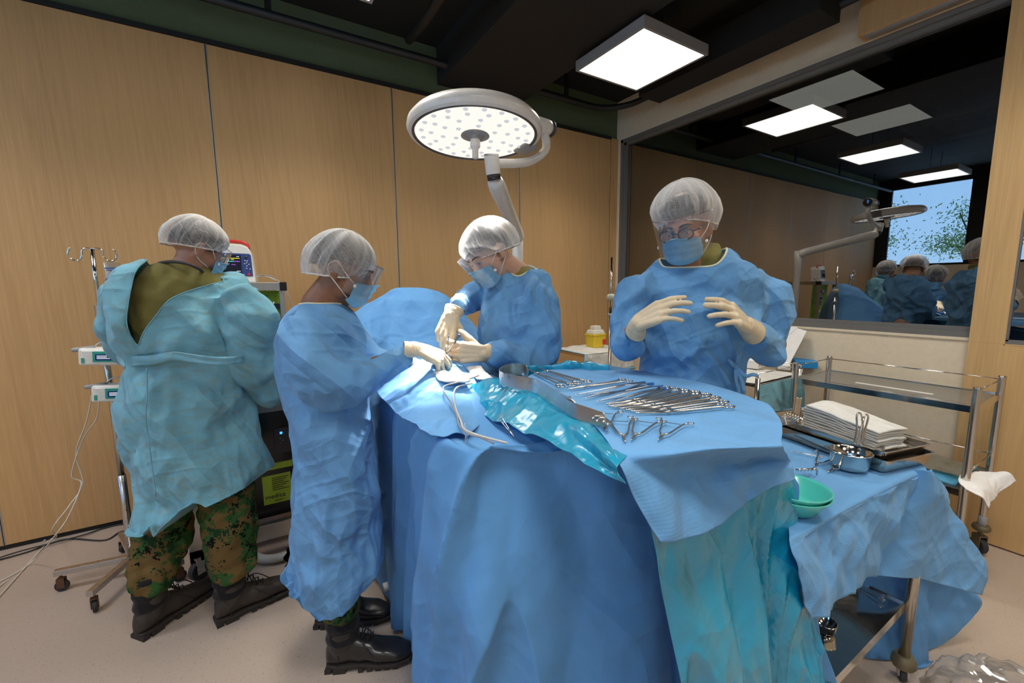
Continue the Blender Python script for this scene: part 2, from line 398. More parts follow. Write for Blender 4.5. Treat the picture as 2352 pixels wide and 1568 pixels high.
clear('window_glass', (.50, .50, .48, 1), .29, .0, False)
clear('outer_glass', (.95, .97, 1, 1), .05, .0, False)
clear('fluid_bag', (.80, .76, .66, 1), .10, .12, True, .18)
t = clear('plastic_film', (.93, .93, .92, 1), .08, .12, True, .10); t.t.nodes.remove(t.b) if False else None
clear('lens_glass', (.86, .86, .92, 1), .10, .02, True, .03)
clear('acrylic', (.78, .76, .72, 1), .14, .06, True, .10)
def floor_mat():
    t = NT('vinyl_floor'); v = t.coord()
    sp = t.noise(v, 95, 3, .6); sp2 = t.noise(t.coord((1, 1.6, 1)), 60, 4, .75)
    a = t.mix((.435, .345, .270, 1), (.505, .405, .322, 1), t.noise(v, 1.6, 3))
    a = t.mix(a, (.30, .23, .18, 1), t.ramp(sp, [(.615, (0,)*3), (.66, (.65,)*3)]))
    a = t.mix(a, (.66, .56, .47, 1), t.ramp(sp2, [(.62, (0,)*3), (.70, (.5,)*3)]))
    t.l(a, t.b.inputs['Base Color']); t.set(Roughness=.42); t.b.inputs['Specular IOR Level'].default_value = .35
    t.l(t.ramp(t.noise(v, 6, 3), [(.3, (.36,)*3), (.7, (.52,)*3)]), t.b.inputs['Roughness'])
    t.bump(sp, .05, .0006)
floor_mat()
simple('paint_cream', (.80, .68, .50, 1), .75, bumps=(180, .08))
simple('paint_green', (.100, .135, .070, 1), .85, bumps=(160, .1))
simple('paint_black', (.010, .010, .010, 1), .8)
simple('black_matte', (.012, .012, .012, 1), .6)
simple('pipe_black', (.013, .013, .014, 1), .5)
simple('black_gloss', (.012, .012, .013, 1), .25)
simple('rubber', (.03, .03, .032, 1), .7)
simple('rubber_grey', (.16, .15, .14, 1), .7)
simple('alu', (.55, .53, .50, 1), .35, .9)
simple('frame_grey', (.20, .19, .175, 1), .5, .3)
simple('seam_metal', (.42, .43, .40, 1), .4, .6)
simple('white_plastic', (.78, .75, .68, 1), .35)
simple('lamp_white', (.80, .76, .70, 1), .25, coat=.3)
simple('grey_plastic', (.30, .30, .30, 1), .4)
simple('dark_plastic', (.05, .05, .055, 1), .4)
simple('red_plastic', (.62, .03, .03, 1), .35)
simple('blue_plastic', (.02, .15, .50, 1), .35)
simple('navy_plastic', (.03, .06, .22, 1), .4)
simple('teal_plastic', (.03, .36, .27, 1), .4)
simple('yellow_plastic', (.80, .58, .03, 1), .4)
simple('lid_clear', (.72, .68, .58, 1), .3)
simple('green_sticker', (.50, .68, .05, 1), .5)
simple('green_panel', (.33, .50, .03, 1), .5)
simple('green_leaf', (.16, .30, .03, 1), .5)
simple('cream_trim', (.72, .68, .48, 1), .8)
simple('paper', (.85, .83, .80, 1), .8)
simple('paper_blue', (.10, .42, .68, 1), .6)
simple('box_blue', (.02, .28, .66, 1), .5)
simple('hair_black', (.012, .010, .009, 1), .7)
simple('leather', (.018, .015, .013, 1), .32, bumps=(60, .15), coat=.15)
simple('leather_worn', (.035, .028, .022, 1), .55, bumps=(60, .2))
simple('sole', (.028, .022, .018, 1), .75)
simple('ink', (.02, .02, .02, 1), .6)
simple('ink_blue', (.02, .12, .45, 1), .5)
simple('ink_red', (.7, .03, .03, 1), .5)
simple('blood', (.45, .01, .01, 1), .3)
simple('tube_clear', (.60, .58, .55, 1), .3)
simple('cable_white', (.72, .68, .60, 1), .5)
simple('rust', (.12, .05, .025, 1), .8)
simple('frame_plastic', (.012, .020, .045, 1), .2, coat=.4)
simple('bark', (.09, .06, .035, 1), .9)
simple('leaf', (.24, .32, .09, 1), .7)
simple('brass_worn', (.22, .19, .12, 1), .5, .7)
def metal(name, col, rough, bump=0, an=0):
    t = NT(name); v = t.coord(); t.set(Metallic=1.0)
    t.l(t.mix(tuple(x*.88 for x in col[:3])+(1,), col, t.noise(v, 25, 4)), t.b.inputs['Base Color'])
    t.l(t.ramp(t.noise(v, 60, 4), [(.3, (rough*.85,)*3), (.7, (rough*1.2,)*3)]), t.b.inputs['Roughness'])
metal('steel', (.62, .58, .53, 1), .18); metal('steel_bright', (.72, .70, .66, 1), .10); metal('steel_dull', (.60, .58, .55, 1), .30); metal('steel_tray', (.60, .55, .48, 1), .20)
def emis(name, col, s):
    t = NT(name); e = t.n('Emission'); e.inputs['Color'].default_value = col; e.inputs['Strength'].default_value = s; t.l(e.outputs[0], t.out.inputs['Surface']); return t
emis('panel_on', (1.0, .955, .88, 1), PANEL_EMIT)
emis('panel_dim', (.92, .92, .90, 1), .95)  # faint glow put into the unlit panels, also brightening the room beyond
emis('lamp_on', (1.0, .94, .86, 1), 1.05); emis('led_on', (.60, .62, .66, 1), 1.0)
emis('screen_dark', (.02, .022, .035, 1), .8); emis('screen_yellow', (.8, .75, .05, 1), 1.0); emis('screen_cyan', (.05, .7, .8, 1), 1.0); emis('screen_purple', (.45, .12, .75, 1), 1.0); emis('screen_white', (.8, .85, .9, 1), .9)
emis('screen_blue', (.01, .02, .12, 1), .8); emis('led_blue', (.05, .3, 1, 1), 2.5)
# ---------------------------------------------------------------- room shell
def bx(name, a, b, mat, parent=None, bev=0, **k):
    return MB().box(a, b).build(name, M[mat] if isinstance(mat, str) else mat, parent, smooth=False, mods=[('bevel', bev)] if bev else None, **k)
XR2 = 9.0
bx('floor', (XL-.1, YF-.1, -.05), (XR2, YB+.1, 0), 'vinyl_floor', kind='structure')
bx('ceiling', (XL-.1, YF-.1, ZC), (XR2, YB+.1, ZC+.08), 'paint_black', kind='structure')
wall_b = bx('wall_back', (XL-.1, YB, 0), (XR2, YB+.1, ZC), 'paint_green', kind='structure')
seams = [-3.45, -2.334, -1.217, -.097, 1.02, 2.135, 3.233]
for a, b in zip(seams[:-1], seams[1:]):
    pn = bx('wood_panel', (max(a, XL)+.004, YB-.022, .028), (b-.004, YB+.005, 2.855), 'oak', wall_b, bev=.0015)
    if a > XL:
        bx('seam_strip', (a-.0065, YB-.0235, .028), (a-.002, YB+.004, 2.855), 'seam_metal', wall_b)
        bx('seam_strip', (a+.002, YB-.0235, .028), (a+.0065, YB+.004, 2.855), 'seam_metal', wall_b)
bx('wood_panel', (3.237, YB-.022, .028), (XR, YB+.005, 2.872), 'oak', wall_b)
bx('trim_1', (XL, YB-.030, 2.856), (3.233, YB, 2.884), 'black_matte', kind='structure')
bx('baseboard_back', (XL, YB-.012, 0), (XR, YB, .027), 'black_matte', kind='structure')
# right wall with the big observation window
MBw = MB(); T = .12
MBw.box((XR, -.9, 0), (XR+T, 3.322, 1.097)); MBw.box((XR, YF, 2.86), (XR+T, 3.322, ZC)); MBw.box((XR, 3.262, 1.097), (XR+T, 3.322, 2.86)); MBw.box((XR, YF, 0), (XR+T, -.9, 2.86))
MBw.build('wall_right', M['paint_cream'], smooth=False, kind='structure')
bx('wall_left', (XL-.1, YF, 0), (XL, YB, 1.70), 'paint_cream', kind='structure', bev=0)
lw = MB(); lw.box((XL-.1, YF, 3.08), (XL, YB, ZC)); wins = [(2.10, 3.16), (.90, 1.92), (-.3, .72), (-1.5, -.48), (-2.7, -1.68)]
edge = [YB]+[v for w in wins for v in (w[1], w[0])]+[YF]
for i in range(0, len(edge), 2): lw.box((XL-.1, edge[i+1], 1.70), (XL, edge[i], 3.08))
lw.build('wall_left', M['black_matte'], smooth=False, kind='structure')
bx('wall_front', (XL-.1, YF-.1, 0), (XR2, YF, ZC), 'paint_cream', kind='structure')
for i, (a, b) in enumerate(wins):
    w = bx('window_%d' % (i+2), (XL-.06, a, 1.70), (XL-.054, b, 3.08), 'outer_glass', kind='structure')
    f = MB()
    for q in (((XL-.08, a, 1.70), (XL-.03, b, 1.735)), ((XL-.08, a, 3.045), (XL-.03, b, 3.08)), ((XL-.08, a, 1.70), (XL-.03, a+.03, 3.08)), ((XL-.08, b-.03, 1.70), (XL-.03, b, 3.08))): f.box(*q)
    f.build('window_frame', M['black_matte'], w, smooth=False)
# observation window: pane + grey frame with two steps
win = thing('window_1', (XR, 2, 1.097), None, None); tag(win, kind='structure')
fr = MB(); y0, y1, z0, z1 = -.9, 3.262, 1.103, 2.855
for d, w, e in ((0.0, .030, .07), (.022, .056, .05)):
    x0, x1 = XR-.004+d, XR+.10-d*.3
    fr.box((x0, y0, z0), (x1, y1, z0+w)); fr.box((x0, y0, z1-w), (x1, y1, z1)); fr.box((x0, y1-w, z0), (x1, y1, z1)); fr.box((x0, y0, z0), (x1, y0+w, z1))
fr.build('window_frame', M['frame_grey'], win, smooth=False)
bx('glass_pane', (XR+.045, y0+.05, z0+.05), (XR+.053, y1-.05, z1-.05), 'window_glass', win)
rv = MB(); rv.box((XR-.006, y0, 2.855), (XR+.02, y1+.008, 2.863)); rv.box((XR-.006, y1, 1.09), (XR+.02, y1+.008, 2.863)); rv.box((XR-.008, y0, 1.088), (XR+.02, y1, 1.103))
rv.build('reveal_edge', M['paint_cream'], win, smooth=False)
# sliding door: wooden leaf with glass
DX = 3.297
door = thing('door_1', (DX, 0, 0), None, None); tag(door, kind='structure')
dl = MB(); dl.box((DX, -.60, .008), (DX+.036, .645, 1.085)); dl.box((DX, .515, 1.085), (DX+.036, .645, 2.86)); dl.box((DX, -.60, 1.085), (DX+.036, -.47, 2.86))
dl.build('door_leaf', M['oak_light'], door, smooth=False, mods=[('bevel', .001)])
gf = MB()
for q in (((DX+.006, -.47, 1.085), (DX+.03, .515, 1.108)), ((DX+.006, -.47, 1.108), (DX+.03, -.45, 2.86)), ((DX+.006, .505, 1.1), (DX+.03, .515, 2.86))): gf.box(*q)
gf.build('glazing_bead', M['frame_grey'], door, smooth=False)
gl = MB(); gl.box((DX-.001, -.47, 1.080), (DX+.01, .517, 1.086)); gl.box((DX-.001, .514, 1.08), (DX+.01, .518, 2.86)); gl.build('edge_band', M['oak_light'], door, smooth=False)
bx('glass_pane', (DX+.016, -.46, 1.1), (DX+.021, .51, 2.85), 'window_glass', door)
bx('trim_2', (3.215, -.9, 2.862), (XR, 1.25, 3.06), 'oak', kind='structure', bev=.002)
tr = MB(); tr.box((3.235, -.9, 2.846), (3.25, 1.22, 2.862)); tr.box((3.29, -.9, 2.85), (3.30, 1.22, 2.862)); tr.build('trim_3', M['seam_metal'], smooth=False, kind='structure')
# room beyond the glass: its unlit darkness is put in as a black end wall
bx('wall_beyond_side', (XR2-.1, YF, 0), (XR2, YB, ZC), 'black_matte', kind='structure')
# soffit beams and ducts
bx('ceiling_duct', (1.39, -2.2, 2.967), (2.14, YB-.001, ZC), 'paint_black', bev=.002, label='wide black boxed air duct running along the ceiling to the back wall', cat='duct')
bx('ceiling_duct', (2.845, 1.3, 2.93), (3.10, 2.60, 3.12), 'paint_black', bev=.002, label='short black boxed duct hanging between the lit panel and the window wall', cat='duct')
cb = MB(); cb.box((2.0, 2.05, 2.93), (2.04, 3.0, 3.06))
def pipe(name, pts, r, label, hang=None, fl=None):
    root = thing(name, pts[0], label, 'pipe'); MB().tube(pts, r, 14).build('pipe_run', M['pipe_black'], root)
    for (p, z1, w) in hang or []:
        MB().box((p[0]-w, p[1]-w*.5, p[2]), (p[0]+w, p[1]+w*.5, z1)).build('hanger', M['pipe_black'], root, smooth=False)
zp = 3.03; yp = 3.13
cn = [Vector((XL+.05, yp, zp)), Vector((2.8, yp, zp))]+[Vector((2.8+.3*math.sin(a), yp-.3+.3*math.cos(a), zp)) for a in np.linspace(.2, math.pi/2, 7)]+[Vector((3.1, 2.5, zp)), Vector((3.1, -1.2, zp))]
pipe('ceiling_pipe', cn, .026, 'long black pipe hung below the ceiling, bending at the window corner', [((x, yp, zp), ZC, .018) for x in (-2.4, -1.1, .24, 2.52)])
q0 = PZ(938, 92, 3.06)
pipe('ceiling_pipe', [(q0.x, q0.y, 3.06), (q0.x+.02, q0.y-.25, 3.06), (q0.x+.02, q0.y-1.5, 3.08)], .03, 'short black pipe with open end above the surgical lamp')
# ---------------------------------------------------------------- ceiling light panels
def light_panel(x, y, label, on=True, z=2.88, s=.605, grp='square ceiling light panels'):
    t = thing('ceiling_light', (x, y, z), label, 'light', grp); h = s/2; w = .018; d = .068
    f = MB()
    for q in (((-h, -h, 0), (h, -h+w, d)), ((-h, h-w, 0), (h, h, d)), ((-h, -h+w, 0), (-h+w, h-w, d)), ((h-w, -h+w, 0), (h, h-w, d)), ((-h, -h, d-.006), (h, h, d))): f.box(*q)
    f.build('light_frame', M['frame_grey' if not on else 'grey_plastic'], t, local=True, smooth=False, mods=[('bevel', .0015)])
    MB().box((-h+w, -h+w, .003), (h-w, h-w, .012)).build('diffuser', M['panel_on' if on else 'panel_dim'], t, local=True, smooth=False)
    if on:
        al = bpy.data.lights.new('panel_glow', 'AREA'); al.shape = 'SQUARE'; al.size = 2*(h-w)-.004; al.energy = PANEL_WATT; al.spread = R(125); al.color = (1.0, .95, .87)
        ao = bpy.data.objects.new('panel_glow', al); COL.objects.link(ao); ao.parent = t; ao.location = (0, 0, .001)
    for sx in (-1, 1): MB().tube([(sx*h*.7, 0, d), (sx*h*.7, 0, ZC-z)], .003, 6).build('hanging_wire', M['black_matte'], t, local=True)
    return t
light_panel(2.365, 2.16, 'lit square ceiling panel in a grey frame, nearest the window wall')
light_panel(.375, 2.165, 'lit square ceiling panel cut off by the top edge of the picture')
for (x, y) in ((-1.55, 2.16), (2.365, .2), (.375, .2), (-1.55, .2), (2.365, -1.76), (.375, -1.76), (-1.55, -1.76)):  # only the first shows in the reflection; the other rows are assumed
    light_panel(x, y, 'lit square ceiling panel seen only in the window reflection')
for (x, y, l) in ((4.0, 1.74, 'unlit grey square ceiling panel beyond the glass, larger of the two'), (5.1, 1.74, 'unlit grey square ceiling panel beyond the glass, nearer the air vent')):
    light_panel(x, y, l, False, grp='unlit panels beyond the glass')
# ceiling cassette and dome camera in the next room
ac = thing('air_conditioner', (5.95, 1.3, 2.88), 'white square ceiling air cassette seen behind the glass', 'air conditioner')
f = MB()
for q in (((5.52, .87, 2.88), (6.38, 1.0, 2.93)), ((5.52, 1.6, 2.88), (6.38, 1.73, 2.93)), ((5.52, 1.0, 2.88), (5.65, 1.6, 2.93)), ((6.25, 1.0, 2.88), (6.38, 1.6, 2.93))): f.box(*q)
f.build('cassette_frame', M['white_plastic'], ac, smooth=False, mods=[('bevel', .006)]); bx('intake_grille', (5.72, 1.07, 2.885), (6.18, 1.53, 2.90), 'frame_grey', ac)
dc = thing('dome_camera', tuple(PZ(2100, 335, 2.82)), 'white dome security camera on the ceiling beyond the glass', 'security camera')
MB().lathe([(0, .06), (.09, .06), (.09, .0), (.075, -.01), (0, -.01)]).build('camera_base', M['white_plastic'], dc, local=True)
MB().lathe([(0, -.075), (.03, -.07), (.055, -.045), (.062, -.01)]).build('camera_dome', M['lens_glass'], dc, local=True)
# trees outside the left windows (seen mirrored in the glass)
rs = random.Random(4)
def tree(x, y, h, w, label):
    t = thing('tree', (x, y, -1.0), label, 'tree', 'trees outside the windows')
    b = MB(); b.tube([(x, y, -1), (x+.1, y, h*.5), (x, y+.1, h*.8)], [.12, .09, .05], 8); lv = MB()
    for i in range(16):
        a = rs.uniform(0, 6.28); r = w*rs.uniform(.3, 1); z0 = h*rs.uniform(.35, .7); e = Vector((x+r*math.cos(a), y+r*math.sin(a), h*rs.uniform(.7, 1.08)))
        b.tube([(x, y, z0), ((x+e.x)/2, (y+e.y)/2, (z0+e.z)/2+.1), e], [.045, .03, .012], 5)
        for k in range(170):
            c = e+Vector((rs.gauss(0, .25), rs.gauss(0, .25), rs.gauss(0, .16))); d = Vector((rs.gauss(0, 1), rs.gauss(0, 1), rs.gauss(0, 1))).normalized()*.042; u = d.cross(Vector((rs.gauss(0, 1), rs.gauss(0, 1), 1))).normalized()*.017
            lv.add([c-d, c+u, c+d, c-u], [(0, 1, 2, 3)])
    b.build('trunk', M['bark'], t); lv.build('foliage', M['leaf'], t, kind='stuff')
for i, (x, y, h, w) in enumerate(((-7.4, 5.4, 3.1, 1.0), (-9.2, 2.9, 3.3, 1.0), (-7.4, .6, 2.6, .9), (-11.5, 7.6, 3.2, 1.2), (-11.5, -.6, 3.4, 1.2))):
    tree(x, y, h, w, ['green tree reflected behind the bright window, nearest the wooden wall', 'green tree with bare forks reflected in the middle of the bright window', 'low green tree reflected behind the dark window post', 'far green tree outside the window', 'far green tree outside the second window'][i])
# ---------------------------------------------------------------- surgical lamp
LC = Vector((.955, 1.85, 2.118))
lamp = thing('surgical_lamp', (1.54, 2.41, 0), 'white round surgical lamp on a curved arm, lit over the operation', 'surgical lamp')
ax = Vector((-.05, -.07, -1)).normalized()       # shining direction
Lm = Matrix.Translation(LC)@Vector((0, 0, -1)).rotation_difference(ax).to_matrix().to_4x4()
WL['lamphead'] = LC
Rr = .305
hs = MB(); hs.lathe([(0, .055), (.10, .056), (.22, .05), (.285, .036), (Rr, .012), (Rr+.004, -.008), (Rr-.004, -.024), (Rr-.020, -.028), (Rr-.026, -.022), (Rr-.026, -.01), (0, -.01)], seg=72)
hs.V = [Lm@v for v in hs.V]; hs.build('lamp_housing', M['lamp_white'], lamp, auto=40)
rg = MB(); rg.lathe([(Rr-.019, -.0288), (Rr-.022, -.031), (Rr-.030, -.031), (Rr-.032, -.024)], seg=72, caps=False); rg.V = [Lm@v for v in rg.V]; rg.build('lens_rim', M['dark_plastic'], lamp)
ln = MB(); ln.lathe([(0, -.021), (.1, -.0215), (Rr-.03, -.023), (Rr-.03, -.015)], seg=72, caps=False); ln.V = [Lm@v for v in ln.V]; face = ln.build('lens_plate', M['lamp_on'], lamp)
led = None; nled = 0
for (rad, n, off) in ((.095, 6, .2), (.150, 10, 0), (.200, 14, .1), (.243, 20, 0)):
    for k in range(n):
        a = 2*math.pi*(k+off)/n; c = Lm@Vector((rad*math.cos(a), rad*math.sin(a), -.026))
        if led is None:
            b = MB(); b.lathe([(0, -.004), (.006, -.003), (.0105, .0), (.0115, .003)], seg=12, axis=-ax); led = b.build('led_lens', M['led_on'], lamp, local=True); led.location = c-WL[lamp.name]
        else:
            o = led.copy(); COL.objects.link(o); o.parent = lamp; o.location = c-WL[lamp.name]
            if k % 2 == 1: pass
b = MB(); b.lathe([(0, -.024), (.064, -.024), (.066, -.028), (.05, -.031), (.03, -.033), (.028, -.045), (0, -.045)]); b.V = [Lm@v for v in b.V]; b.build('hub_plate', M['grey_plastic'], lamp)
b = MB(); b.lathe([(0, -.04), (.022, -.04), (.0235, -.075), (.018, -.082), (.0145, -.085), (.0145, -.125), (.010, -.130), (0, -.130)]); b.V = [Lm@v for v in b.V]; b.build('sterile_handle', M['lamp_white'], lamp, auto=50)
# control pad wedge under the rim, beside the neck
b = MB(); b.box((.24, -.05, -.034), (.325, .06, .03)); b.V = [Lm@v for v in b.V]; b.build('control_pad', M['grey_plastic'], lamp, smooth=False, mods=[('bevel', .012, 3)])
nk = PY(1243, 291, 1.87)
b = MB(); b.tube([(1.25, 1.855, nk.z-.004), (1.30, 1.86, nk.z)], .034, 16); b.build('neck_joint', M['dark_plastic'], lamp)
b = MB(); b.cap((1.305, 1.865, nk.z), (1.375, 1.87, nk.z+.002), .043, .040, 20); o = b.build('neck_housing', M['lamp_white'], lamp); add_mod(o, ('bevel', .004))
b = MB(); b.lathe([(0, .008), (.036, .008), (.040, 0), (.040, -.004)], c=(1.408, 1.871, nk.z), axis=(1, 0, 0)); e = b.build('end_cap', M['dark_plastic'], lamp)
MB().tube([(1.417, 1.865, nk.z-.012), (1.417, 1.865, nk.z+.018)], .004, 8).build('indicator_light', M['led_blue'], e)
J = PY(1130, 372, 1.87)
arm = spline([(1.365, 1.87, nk.z-.03), (1.375, 1.87, nk.z-.075), PY(1250, 348, 1.87), PY(1222, 368, 1.87), PY(1185, 375, 1.87), (J.x+.01, 1.87, J.z-.005)], 24)
MB().tube(arm, [.022]*24, 16).build('curved_arm', M['lamp_white'], lamp)
t2 = Vector((1.535, 2.40, PY(1188, 540, 2.41).z)); dd = (t2-J).normalized()
jt = J-dd*.012+Vector((0, 0, .03))
b = MB(); b.tube([J+Vector((-.004, 0, .032)), J+Vector((.012, .008, -.055))], .036, 20); b.build('joint_barrel', M['lamp_white'], lamp, mods=[('bevel', .003)])
b = MB(); b.lathe([(0, .006), (.032, .005), (.037, -.002)], c=J+Vector((-.004, 0, .032)), axis=(-.15, -.25, 1)); b.build('joint_cap', M['grey_plastic'], lamp)
b = MB(); b.tube([J+Vector((.012, .008, -.053)), J+Vector((.018, .012, -.078))], .033, 20); b.build('joint_ring', M['black_gloss'], lamp)
a0 = J+Vector((.018, .012, -.076)); b = MB(); pts = spline([a0, a0+(t2-a0)*.2, a0+(t2-a0)*.6, t2-(t2-a0)*.06, t2+Vector((0, .005, -.03))], 16)
b.tube(pts, [.034, .040, .044, .045, .044, .042, .041, .041, .041, .041, .041, .042, .044, .046, .044, .036], 18); b.build('spring_arm', M['lamp_white'], lamp)
b = MB(); b.tube([p+Vector((-.02, -.033, .0)) for p in pts[4:13]], .002, 6); b.build('arm_groove', M['grey_plastic'], lamp)
b = MB(); b.tube([(1.54, 2.415, t2.z+.03), (1.54, 2.41, t2.z-.10), (1.54, 2.41, .9), (1.54, 2.41, .1)], [.040, .036, .032, .032], 20); b.build('lamp_pole', M['lamp_white'], lamp)
b = MB(); b.lathe([(0, .05), (.09, .05), (.10, .15), (.04, .18)], c=(1.54, 2.41, 0)); b.box((1.50, 2.05, .06), (1.58, 2.75, .11)); b.box((1.2, 2.37, .06), (1.88, 2.45, .11)); b.build('lamp_base', M['lamp_white'], lamp, auto=40)
for dx, dy in ((-.3, 0), (.3, 0), (0, -.32), (0, .3)):
    MB().lathe([(0, -.012), (.03, -.012), (.03, .012), (0, .012)], c=(1.54+dx, 2.41+dy, .03), axis=(0, 1, 0)).build('castor', M['rubber'], lamp)
# the lamp's own beam
FIELD = PH(1026, 780, 1.66)
for k in range(4):
    sl = bpy.data.lights.new('beam', 'SPOT'); sl.energy = FIELD_SPOT/4; sl.spot_size = R(19); sl.spot_blend = .85; sl.shadow_soft_size = .05; sl.color = (1, .96, .92)
    so = bpy.data.objects.new('lamp_beam', sl); COL.objects.link(so); so.parent = lamp; p0 = Lm@Vector((.19*math.cos(k*1.571+.5), .19*math.sin(k*1.571+.5), -.085))
    so.location = p0-WL[lamp.name]; so.rotation_euler = (FIELD-p0).to_track_quat('-Z', 'Y').to_euler()
# ---------------------------------------------------------------- castors
def castor(parent, x, y, r=.032, ang=0, fork='steel_dull', name='castor', tread='rubber', top=None):
    M4 = Matrix.Translation((x, y, r))@Matrix.Rotation(ang, 4, 'Z')
    b = MB()
    for s in (-1, 1): b.box((-r*.5, s*r*.42-.002, -r*.25), (r*.55, s*r*.42+.002, r*1.35))
    b.box((-r*.5, -r*.44, r*1.25), (r*.55, r*.44, r*1.42)); b.tube([(0, 0, r*1.3), (0, 0, (top or r*3)-r)], r*.22, 10)
    b.V = [M4@v for v in b.V]; f = b.build(name, M[fork], parent, smooth=False)
    w = MB(); w.lathe([(r*.35, -r*.3), (r*.92, -r*.3), (r, -r*.15), (r, r*.15), (r*.92, r*.3), (r*.35, r*.3)], c=(0, 0, 0), axis=(0, 1, 0), seg=24); w.V = [M4@v for v in w.V]; w.build('wheel', M[tread], f, auto=40)
    w = MB(); w.lathe([(0, -r*.33), (r*.35, -r*.33), (r*.35, r*.33), (0, r*.33)], axis=(0, 1, 0), seg=12); w.V = [M4@v for v in w.V]; w.build('wheel_hub', M['grey_plastic'], f)
# ---------------------------------------------------------------- drip stand
H0 = Vector((-.572, 2.654, 0)); iv = thing('drip_stand', H0, 'chrome drip stand with hooks beside the teal-gowned person', 'drip stand')
b = MB(); b.tube([(H0.x, H0.y, .10), (H0.x, H0.y, .52)], .0165, 20); b.build('base_tube', M['steel_dull'], iv)
b = MB(); b.tube([(H0.x, H0.y, .50), (H0.x, H0.y, 1.31)], .0125, 20); b.build('outer_tube', M['steel'], iv)
b = MB(); b.tube([(H0.x, H0.y, 1.24), (H0.x, H0.y, 1.335)], .019, 20); b.build('height_clamp', M['steel_dull'], iv, auto=40)
b = MB(); b.tube([(H0.x, H0.y, 1.3), (H0.x, H0.y, 1.585)], .0085, 16); b.build('inner_tube', M['steel_bright'], iv)
for s in (-1, 1):
    P = [(H0.x, H0.y, 1.585), (H0.x+s*.022, H0.y, 1.587), (H0.x+s*.034, H0.y, 1.577), (H0.x+s*.036, H0.y, 1.555), (H0.x+s*.046, H0.y, 1.535), (H0.x+s*.062, H0.y, 1.532), (H0.x+s*.077, H0.y, 1.545), (H0.x+s*.08, H0.y, 1.565), (H0.x+s*.072, H0.y, 1.588)]
    MB().tube(spline(P, 30), .0038, 10).build('bag_hook', M['steel_bright'], iv)
for k, (fx, fy) in enumerate(((-.835, 2.69), (-.665, 2.43), (-.372, 2.475), (-.36, 2.86), (-.66, 2.93))):
    d = Vector((fx-H0.x, fy-H0.y, 0)); L = d.length; a = math.atan2(d.y, d.x); M4 = Matrix.Translation((H0.x, H0.y, 0))@Matrix.Rotation(a, 4, 'Z')
    b = MB(); b.box((0, -.014, .082), (L+.02, .014, .108), M4); lg = b.build('leg', M['steel_dull'], iv, smooth=False, mods=[('bevel', .002)])
    castor(iv, fx, fy, .027, a+.6*k, 'rust', top=.082)
# infusion pumps
def pump(zc, dx, label):
    c = Vector((H0.x+.030+dx, H0.y-.055, zc)); p = thing('infusion_pump', c, label, 'infusion pump', 'infusion pumps on the drip stand')
    M4 = Matrix.Rotation(R(-8), 4, 'Z')@Matrix.Rotation(R(4), 4, 'Y')
    def bb(nm, a, q, mt, bev=.003, par=p, **k): return MB().box(a, q, M4).build(nm, M[mt], par, smooth=False, local=True, mods=[('bevel', bev, 3)] if bev else None, **k)
    bb('pump_body', (-.095, -.05, -.058), (.10, .03, .018), 'white_plastic', .010)
    bb('pump_front', (-.080, -.058, -.052), (.10, -.048, .010), 'white_plastic', .004)
    s = bb('display_panel', (-.042, -.0605, -.040), (.10, -.0575, .007), 'teal_plastic', .001)
    bb('screen', (-.032, -.062, -.032), (.085, -.060, -.006), 'screen_blue', 0, s)
    for i, w in enumerate((.05, .035, .045)):
        bb('screen_text', (-.027, -.0625, -.014-.006*i), (-.027+w, -.0619, -.011-.006*i), 'screen_white', 0, s)
    bb('button', (-.080, -.061, -.045), (-.070, -.055, -.022), 'teal_plastic', .001)
    b = MB(); b.cap((-.118, -.02, .008), (-.06, -.01, .014), .010, .013); b.V = [M4@v for v in b.V]; b.build('drip_clamp', M['grey_plastic'], p, local=True)
    b = MB(); b.tube([M4@Vector(v) for v in spline([(-.07, .02, .01), (-.04, .02, .04), (.02, .02, .05), (.09, .02, .048)], 12)], .003, 8); b.build('carry_handle', M['steel'], p, local=True)
pump(1.125, .0, 'upper white infusion pump with blue display on the drip stand')
pump(.955, .025, 'lower white infusion pump with blue display on the drip stand')
# bag of fluid
hk = Vector((H0.x+.062, H0.y, 1.532)); bag = thing('infusion_bag', hk-Vector((0, 0, .18)), 'clear printed infusion bag hanging from the right hook', 'infusion bag')
nu, nv = 24, 14; V = []
for s in (1, -1):
    for i in range(nu):
        z = -.005-.175*i/(nu-1); t = i/(nu-1); w = .033*min(1, .86+.3*t)*(1 if t < .8 else math.sqrt(max(0.05, 1-((t-.8)/.2)**2*.8)))
        for j in range(nv):
            u = -1+2*j/(nv-1); th = .016*math.sqrt(max(0, 1-u*u))*math.sin(math.pi*min(1, t*.75+.12))
            V.append(hk+Vector((u*w+.004*t, -s*th*1.0, z-.006*(1-u*u)*t)))
F = grid_faces(nu, nv)+[f[::-1] for f in grid_faces(nu, nv, nu*nv)]
bgo = build('bag_film', V, F, M['fluid_bag'], bag)
b = MB()
rsx = random.Random(2)
for (x0, z0, w, h) in ((-.024, -.035, .038, .006), (-.02, -.043, .03, .004), (-.026, -.082, .016, .004), (-.028, -.088, .02, .004), (.004, -.060, .026, .003), (.002, -.066, .03, .003), (.004, -.072, .028, .003), (.006, -.078, .026, .003), (.004, -.098, .02, .0035)):
    b.box(hk+Vector((x0, -.0175, z0)), hk+Vector((x0+w, -.0168, z0+h)))
b.build('bag_print', M['ink_blue'], bag, smooth=False)
b = MB(); b.tube([hk+Vector((.004, 0, -.18)), hk+Vector((.004, 0, -.2))], .004, 8); b.build('bag_port', M['tube_clear'], bag)
